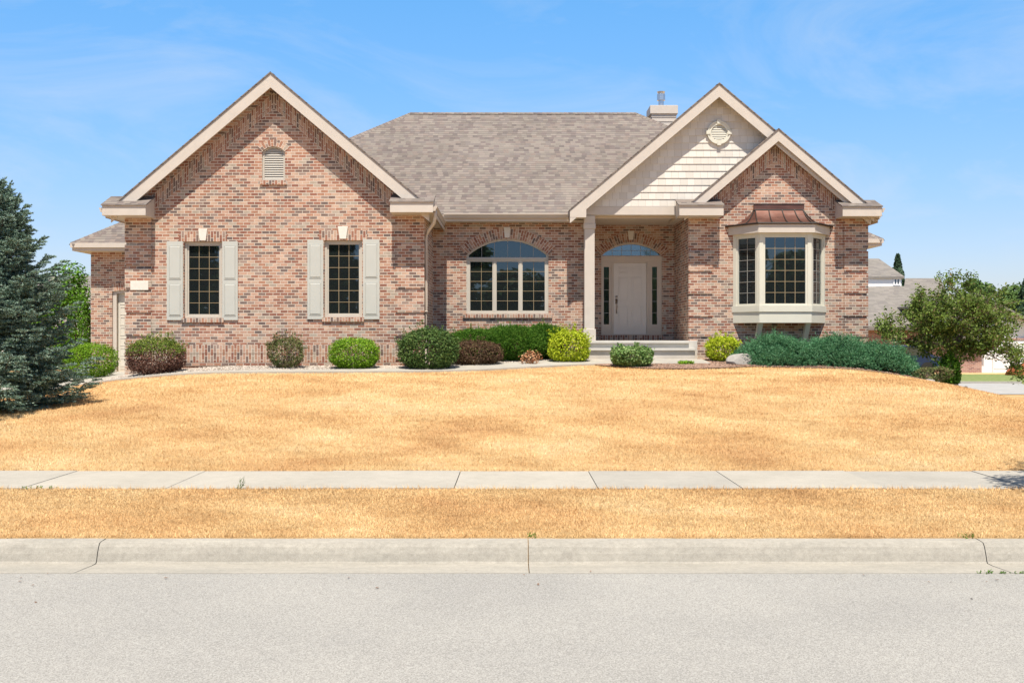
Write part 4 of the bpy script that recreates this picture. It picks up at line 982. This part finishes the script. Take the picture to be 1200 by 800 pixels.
# ------------------------------------------------------------------ blue spruce
def spruce(X, D, Ht, rad):
    z0 = h1(X, D); root = tag(empty('spruce_tree', (X, D, z0)), 'big blue-green spruce with branches down to the lawn', 'tree')
    b = MB(); b.tube([(X, D, z0-.1), (X, D, z0+Ht*.5), (X, D, z0+Ht*.98)], .09, 8, r1=.012); b.build('trunk', M['bark'], root)
    P, Dv, L = [], [], []; bb = MB(); r = random.Random(5)
    lv = 27
    for i in range(lv):
        t = i/(lv-1); zz = z0+.14+(Ht-.32)*t**.92; bl = rad*(1-t)**.82*1.0+.14; nb = int(11-4*t)
        for k in range(nb):
            a = 2*math.pi*(k+r.random()*.7)/nb+i*1.3; L_ = bl*r.uniform(.62, 1.12); tilt = -.04+.62*t+r.uniform(-.13, .13)
            d = Vector((math.cos(a)*math.cos(tilt), math.sin(a)*math.cos(tilt), math.sin(tilt)))
            pts = []
            for s_ in range(7):
                f = s_/6; p = Vector((X, D, zz))+d*L_*f; p.z += -.20*L_*f*(1-f)*1.4+.20*L_*f*f; p.z = max(p.z, h1(p.x, p.y)+.06); pts.append(p)
            bb.tube(pts, .012*(1-t*.5), 4, r1=.003, cap=False)
            side = Vector((-math.sin(a), math.cos(a), 0))
            ntw = int(5+L_*11)
            for j in range(ntw):
                f = .18+.82*(j+r.random())/ntw; q_ = min(int(f*6), 5); ff = f*6-q_; p = pts[q_].lerp(pts[q_+1], min(ff, 1))
                sg = 1 if j % 2 else -1; tl = L_*.34*(1.15-f)+.09
                td = (d*.8+side*sg*.95+Vector((0, 0, r.uniform(-.22, .22)))).normalized()
                P.append(p); Dv.append(td); L.append(tl)
                if tl > .13:
                    for g_ in (.4, .75):
                        pp = p+td*tl*g_
                        for s2 in (1, -1):
                            P.append(pp); Dv.append((td+td.cross(Vector((0, 0, 1)))*s2*.9+Vector((0, 0, r.uniform(-.2, .1)))).normalized()); L.append(tl*.4+.02)
            P.append(pts[-1]-(pts[-1]-pts[-2])*.8); Dv.append((pts[-1]-pts[-2]).normalized()+Vector((0, 0, .25))); L.append(.12)
    P.append(Vector((X, D, z0+Ht-.3))); Dv.append(Vector((0, 0, 1))); L.append(.33)
    bb.build('branches', M['bark'], root)
    V = tufts(np.array(P), unit(np.array(Dv)), np.array(L), 38, .040, .0085, .95)
    print('spruce tris', len(V)//3)
    np_mesh('crown', V, 3, G['spruce'], root)
spruce(px(-6, 17.6), 17.6, 3.86, 1.40)

# ------------------------------------------------------------------ shrubs along the house
shrub('round_shrub', 74, 137, 401, 27.0, G['bright'], 'clipped round green shrub between spruce and garage door', n=11000, leaf=.02, amp=.04)
shrub('barberry_shrub', 149, 217, 396, 24.7, G['bronze'], 'shrub with green top and red-brown lower twigs at left corner', shoots=90, n=9000, leaf=.022, amp=.12, low=(.62, G['bronze_low']))
shrub('loose_shrub', 315, 356, 394, 24.9, G['olive'], 'small thin olive-brown shrub between the two shuttered windows', shoots=60, n=3600, leaf=.022, amp=.2, zc=.5)
shrub('round_shrub', 385, 445, 395, 24.8, G['bright'], 'clipped round bright green shrub below the second shuttered window', n=11000, leaf=.02, amp=.035)
shrub('large_shrub', 466, 538, 385, 24.75, G['dark'], 'largest dark green shrub in front of the downspout corner', shoots=90, n=11000, leaf=.026, amp=.08)
shrub('yew_shrub', 520, 600, 388, 27.6, G['yew'], 'dark green yew under the left half of arched window', shoots=90, n=9000, needle=True, amp=.24, flat=2.1)
shrub('yew_shrub', 560, 640, 384, 27.2, G['yew'], 'feathery green yew under the middle of arched window', shoots=110, n=10000, needle=True, amp=.26, flat=2.1)
shrub('yew_shrub', 612, 660, 383.5, 27.5, G['yew'], 'deep green yew right of the arched window, behind the yellow shrub', shoots=80, n=8000, needle=True, amp=.26, flat=2.1)
shrub('maroon_shrub', 526, 590, 399, 25.9, G['maroon'], 'low mounded dark maroon shrub beside the largest green shrub', shoots=50, n=10000, leaf=.02, amp=.06)
shrub('dying_shrub', 610, 634, 409, 25.9, G['orange'], 'tiny scorched orange shrub on the gravel', n=420, leaf=.026, amp=.4, shell=.05)
shrub('yellow_shrub', 643, 691, 387, 26.6, G['lime'], 'bright yellow-green shrub left of the porch column', shoots=110, n=6500, leaf=.025, amp=.14)
shrub('pale_shrub', 716, 765, 406, 25.4, G['hyd'], 'pale green shrub on the mulch in front of steps', shoots=60, n=5200, leaf=.03, amp=.14, aspect=.7)
shrub('yellow_shrub', 827, 866, 394.5, 26.9, G['lime'], 'golden yellow-green shrub between boulder and quoined corner', shoots=80, n=5200, leaf=.024, amp=.14)
shrub('low_plant', 794, 813, 422, 26.0, G['bright'], 'tiny green plant alone on the brown mulch', 'plant', n=500, leaf=.022, amp=.3, shell=.1)
shrub('low_shrub', 1068, 1112, 430, 25.3, G['olive'], 'low brownish ground shrub right of the junipers', n=2500, leaf=.022, amp=.3)
shrub('trunk_shrub', 1102, 1125, 416, 25.6, G['green'], 'small upright green shrub at the small tree trunk', shoots=60, n=3400, leaf=.028, amp=.15)

def juniper(px0, px1, pt, D, depth, label, n=2600, seed=0):
    s = F/D; X = ((px0+px1)/2-600)/s; rx = (px1-px0)/2/s; z0 = h1(X, D); Hh = pz(pt, D)-z0
    root = tag(empty('juniper_shrub', (X, D, z0)), label, 'shrub', 'spreading junipers under the bay window')
    r = np.random.default_rng(seed)
    a = r.uniform(0, 2*np.pi, n); q_ = np.sqrt(r.uniform(0, 1, n)); x = X+np.cos(a)*q_*rx*.93; y = D+np.sin(a)*q_*depth*.9
    hm = (1-q_**3.2)*(.72+.20*np.sin(x*3.1+seed)*np.cos(y*4+seed)+.14*np.sin(x*9+y*5))+.08
    zz = hgt(x, y)+Hh*hm*r.uniform(.35, 1, n)**.6*.86
    out = np.stack([np.cos(a)*q_, np.sin(a)*q_, np.zeros(n)], 1)
    d = unit(out*1.0+r.normal(size=(n, 3))*.45+np.array([0, 0, .45])); SL = r.uniform(.16, .40, (n, 1))
    P = np.stack([x, y, zz], 1)
    V = [tufts(P, d, SL, 46, .045, .007, .8)]
    for g_ in (.35, .7):
        for s_ in (-1, 1):
            sd = unit(np.cross(d, r.normal(size=(n, 3)))); V.append(tufts(P+d*SL*g_, unit(d+sd*.9), SL*.5, 16, .04, .006))
    np_mesh('foliage', np.concatenate(V), 3, G['juniper'], root)
    b = MB()
    for i in range(14):
        aa = i*.45; e_ = (X+math.cos(aa)*rx*.8, D+math.sin(aa)*depth*.75); b.tube([(X, D, z0), ((X+e_[0])/2, (D+e_[1])/2, h1((X+e_[0])/2, (D+e_[1])/2)+Hh*.4), (e_[0], e_[1], h1(*e_)+Hh*.4)], .02, 5, r1=.006)
    b.build('stem', M['bark'], root)
juniper(868, 965, 399, 26.35, .95, 'blue-green juniper under the left half of the bay', 1500, 1)
juniper(940, 1030, 398, 26.3, 1.0, 'middle blue-green juniper below the bay right side', 1500, 2)
juniper(998, 1062, 402, 26.0, .95, 'blue-green juniper at the right end of the row', 1250, 3)

# small crabapple on the right
def crab(X, D, Ht, rad):
    z0 = h1(X, D); r = random.Random(12); root = tag(empty('crabapple_tree', (X, D, z0)), 'small spreading ornamental tree with dark leaves beside the side street', 'tree')
    b = MB(); zf = z0+Ht*.30
    b.tube([(X, D, z0-.1), (X+.02, D, z0+Ht*.15), (X-.03, D, zf)], .085, 8, r1=.065); twigs = []
    nodes = []; cz_ = z0+Ht*.56; rz_c = Ht*.36
    for i in range(15):
        a = 2*math.pi*i/15*2.4+r.random(); up = r.uniform(-.15, 1.5); L_ = rad*r.uniform(.75, 1.0)*(1 if up < .8 else .8)
        d = Vector((math.cos(a), math.sin(a), up)).normalized(); p = Vector((X-.03, D, zf+r.uniform(-.1, .25))); pts = [p.copy()]
        for k in range(5):
            d = (d+Vector((r.uniform(-.22, .22), r.uniform(-.22, .22), r.uniform(-.2, .12)))).normalized(); p = p+d*L_/5; pts.append(p.copy()); nodes.append(p.copy())
        b.tube(pts, .033, 6, r1=.007)
    k = 0
    while k < 520:
        q_ = Vector((r.uniform(-1, 1), r.uniform(-1, 1), r.uniform(-1, 1)))
        if q_.length > 1 or q_.length < .38: continue
        lob = 1+.16*math.sin(3.1*math.atan2(q_.y, q_.x)+q_.z*4)+.10*math.sin(7*q_.x+5*q_.z)
        if math.sin(9*q_.x+2)*math.sin(8*q_.z+1)*math.sin(7*q_.y) > .30: continue
        if math.sin(q_.z*11+q_.x*2.5+3*math.sin(q_.y*2)) < -.45 and r.random() < .8: continue
        e_ = Vector((X+.03+q_.x*rad*lob, D+q_.y*rad*.95*lob, cz_+q_.z*rz_c*lob*(1.0 if q_.z > 0 else 1.0)-.10*abs(q_.x))); k += 1
        a_ = min(nodes, key=lambda n_: (n_-e_).length); twigs.append((a_.lerp(e_, .3) if (a_-e_).length > .5 else a_, e_))
    for (a, e_) in twigs: b.tube([a, (a+e_)/2+Vector((0, 0, .02)), e_], .007, 4, r1=.003, cap=False)
    for i in range(11):
        a = Vector((X+r.uniform(-.3, .3), D, z0+Ht*.82)); e_ = a+Vector((r.uniform(-.15, .3), 0, Ht*.17*r.uniform(.5, 1.1))); b.tube([a, e_], .006, 4, r1=.003); twigs.append((a, e_))
    for i in range(16):
        a = Vector((X+rad*r.uniform(.7, .95), D-.2, z0+Ht*.34)); e_ = a+Vector((r.uniform(0, .35), r.uniform(-.3, .3), r.uniform(-.75, -.05))); b.tube([a, e_], .008, 4, r1=.003); twigs.append((a, e_))
    b.build('trunk', M['bark'], root)
    C = []
    for (a, e_) in twigs:
        for k in range(46):
            f = r.uniform(.2, 1.12); p = a.lerp(e_, f); C.append((p.x+r.gauss(0, .065), p.y+r.gauss(0, .065), p.z+r.gauss(0, .055)))
    C = np.array(C); ok = C[:, 2] > np.where(C[:, 0] > X+1.0, hgt(C[:, 0], C[:, 1])+.25, z0+.72); C = C[ok]; Nn = unit(rdir(len(C))+np.array([0, -.2, .8]))
    np_mesh('crown', leaves(C, Nn, .040, .5), 4, G['crab'], root); print('crab leaves', len(C))
crab(px(1118, 26.2), 26.2, 2.95, 1.62)

# ------------------------------------------------------------------ stones and small things
def rock(name, X, D, sx, sy, sz, mat, label, seed):
    import bmesh
    r = random.Random(seed); bm = bmesh.new(); bmesh.ops.create_icosphere(bm, subdivisions=3, radius=1)
    ks = [(Vector((r.gauss(0, 1), r.gauss(0, 1), r.gauss(0, 1))).normalized(), r.uniform(.55, .85)) for _ in range(12)]
    for v in bm.verts:
        for n_, d_ in ks:
            e_ = v.co.dot(n_)-d_
            if e_ > 0: v.co -= n_*e_*.9
        v.co *= 1+r.uniform(-.02, .02); v.co = Vector((v.co.x*sx, v.co.y*sy, v.co.z*sz))
    me = bpy.data.meshes.new(name); bm.to_mesh(me); bm.free(); me.materials.append(mat)
    o = link(name, me); o.location = (X, D, (h1(X, D) if D < 40 else -.11)+sz*.45); return tag(o, label, 'rock')
rock('boulder', px(868, 26.0), 26.0, .36, .26, .21, M['rock_pale'], 'pale grey boulder beside the yellow-green shrub and junipers', 3)
rock('boulder', px(1144, 24.9), 24.9, .20, .14, .11, M['rock_dark'], 'dark rounded boulder right of the small tree, nearest the side street', 5)
rock('boulder', px(1130, 25.1), 25.1, .16, .12, .10, M['rock_dark'], 'dark boulder just left of the nearest-street one', 6)
rock('boulder', px(1119, 25.0), 25.0, .14, .10, .08, M['rock_dark'], 'small dark rock at the foot of the trunk shrub', 7)
rock('boulder', px(1090, 24.9), 24.9, .12, .10, .06, M['rock_pale'], 'small pale rock in the bed left of the trunk', 8)
rock('mulch_mound', px(1197, 49), 49, .9, .7, .42, M['red'], 'reddish mulch mound on the far verge at right edge', 9)

# gravel stones & mulch chips
def stones(name, poly_a, poly_b, n, size, mat, label, dz=.03, flat=.6):
    def samp(pl, t):
        k = np.minimum((t*(len(pl)-1)).astype(int), len(pl)-2); f = (t*(len(pl)-1)-k)[:, None]; A = np.array(pl); return A[k]*(1-f)+A[k+1]*f
    t = rng.uniform(0, 1, n); f = rng.uniform(0, 1, (n, 1)); A = samp(poly_a, t); B = samp(poly_b, t); P = A*(1-f)+B*f
    z = hgt(P[:, 0], P[:, 1])+dz; C = np.stack([P[:, 0], P[:, 1], z], 1)
    O = np.array([[1, 0, 0], [-1, 0, 0], [0, 1, 0], [0, -1, 0], [0, 0, 1], [0, 0, -1]], float)
    tri = [(0, 2, 4), (2, 1, 4), (1, 3, 4), (3, 0, 4), (2, 0, 5), (1, 2, 5), (3, 1, 5), (0, 3, 5)]
    s = size*rng.uniform(.5, 1.3, (n, 1, 1))*np.concatenate([rng.uniform(.7, 1.3, (n, 1, 2)), np.full((n, 1, 1), flat)], 2)
    th = rng.uniform(0, 6.28, n); c_, s_ = np.cos(th), np.sin(th)
    V = O[None]*s; V = np.stack([V[..., 0]*c_[:, None]-V[..., 1]*s_[:, None], V[..., 0]*s_[:, None]+V[..., 1]*c_[:, None], V[..., 2]], 2)+C[:, None]
    me = bpy.data.meshes.new(name); me.vertices.add(n*6); me.vertices.foreach_set('co', V.astype(np.float32).ravel())
    idx = (np.arange(n)[:, None, None]*6+np.array(tri)[None]).astype(np.int32).ravel()
    me.loops.add(len(idx)); me.loops.foreach_set('vertex_index', idx); me.polygons.add(len(idx)//3); me.polygons.foreach_set('loop_start', np.arange(0, len(idx), 3, dtype=np.int32))
    me.materials.append(mat); me.update(calc_edges=True); return tag(link(name, me), label, name.replace('_', ' '), None, 'stuff')
stones('gravel', bed_back, [(-10, 24.06)]+walk_b[1:9]+[(1.88, 27.24)], 15000, .024, M['gravel'], 'pale river gravel in the beds along the brick walls')
stones('mulch', mb_b, mb_f, 9000, .026, M['mulch'], 'brown bark mulch chips around the steps and junipers', flat=.3)

# grass blades
def blades(name, x0, x1, y0, y1, dens, hh, label, keep=None):
    n = int((x1-x0)*(y1-y0)*dens); X = rng.uniform(x0, x1, n); Y = rng.uniform(y0, y1, n)
    if keep is not None: k = keep(X, Y); X, Y = X[k], Y[k]
    n = len(X); Z = hgt(X, Y)-.003; B = np.stack([X, Y, Z], 1); h_ = hh*rng.uniform(.4, 1.25, (n, 1))
    lean = rng.normal(size=(n, 3))*np.array([.55, .55, .0])+np.array([0, 0, 1]); a = rng.uniform(0, 6.28, n)
    w = np.stack([np.cos(a), np.sin(a), np.zeros(n)], 1)*(.0016+.00014*Y[:, None])
    V = np.stack([B-w, B+w, B+unit(lean)*h_], 1).reshape(-1, 3); return tag(np_mesh(name, V, 3, M['blade']), label, 'grass', None, 'stuff')
blades('dry_grass', -7.0, 7.0, 9.02, 11.34, 6500, .028, 'straw coloured dry grass on the parkway strip')
wf = np.array(walk_f); mf = np.array([(p[0], p[1]) for p in mb_f])
def edge(X): return np.where(X < 2.0, np.interp(X, wf[:, 0], wf[:, 1]), np.where(X < 12, np.interp(X, mf[:, 0], mf[:, 1]), 30))
def keep1(X, Y): return (Y < edge(X)-.0) & (np.abs(X) < Y*.52+1.2)
def wav(X, k): return .5+.5*np.sin(X*3.7+k)*np.sin(X*9.1+2*k)+.3*np.sin(X*31)
blades('dry_grass', -7, 7, 11.30, 11.40, 5200, .062, 'ragged dry grass creeping over the front sidewalk edge', lambda X, Y: Y < 11.325+.045*wav(X, 1))
blades('dry_grass', -8, 8, 12.72, 12.82, 5200, .062, 'ragged dry grass creeping over the back sidewalk edge', lambda X, Y: Y > 12.80-.05*wav(X, 2))
blades('dry_grass', -6, 6, 9.022, 9.07, 6500, .055, 'ragged dry grass leaning over the kerb top', lambda X, Y: Y < 9.03+.05*wav(X, 3))
blades('dry_lawn', -9.5, 9.5, 12.80, 16.5, 2600, .038, 'straw coloured dry lawn rising from the sidewalk', keep1)
blades('dry_lawn', -12.5, 14.0, 16.5, 26.0, 1150, .045, 'upper part of the straw coloured lawn, up to the beds', keep1)

nl_ = 46; lx = rng.uniform(-6, 6, nl_); ly = np.concatenate([rng.uniform(5.6, 8.2, nl_//3), rng.uniform(7.9, 8.5, nl_-nl_//3)])
np_lit = leaves(np.stack([lx, ly, np.full(nl_, -.236)], 1), unit(rdir(nl_)*.3+np.array([0, 0, 1])), .016, .5)
tag(np_mesh('leaf_litter', np_lit, 4, M['soil']), 'small dry bits scattered along the gutter and road', 'litter', None, 'stuff')
def weed(X, D, z, label, n=14, h_=.07, mat='green'):
    root = tag(empty('weed', (X, D, z)), label, 'weed')
    P = np.array([[X+random.gauss(0, .03), D+random.gauss(0, .012), z] for _ in range(n)]); d = unit(rng.normal(size=(n, 3))*.5+np.array([0, 0, 1]))
    V = tufts(P, d, h_, 8, h_*.5, .004); np_mesh('blades', V, 3, G[mat], root)
weed(-2.92, 11.34, -.01, 'upright dark weed at the sidewalk front edge', 5, .11, 'dark')
for i in range(3): weed(-5.15+.13*i, 11.33, -.01, ('tiny weed clump at the sidewalk edge, far left', 'second weed clump at the far left sidewalk edge', 'third weed clump from left at the sidewalk edge')[i], 8, .03)
for i in range(4): weed(3.72+.13*i, 8.345, -.245, ('weed in the gutter seam, leftmost of four', 'weed in the gutter seam, second of four', 'weed in the gutter seam, third of four', 'weed in the gutter seam, rightmost of four')[i], 12, .022)
weed(.16, 9.03, -.10, 'short green weed above the middle kerb joint', 8, .04); weed(3.86, 9.04, -.1, 'short green weed above the right kerb joint', 10, .04)
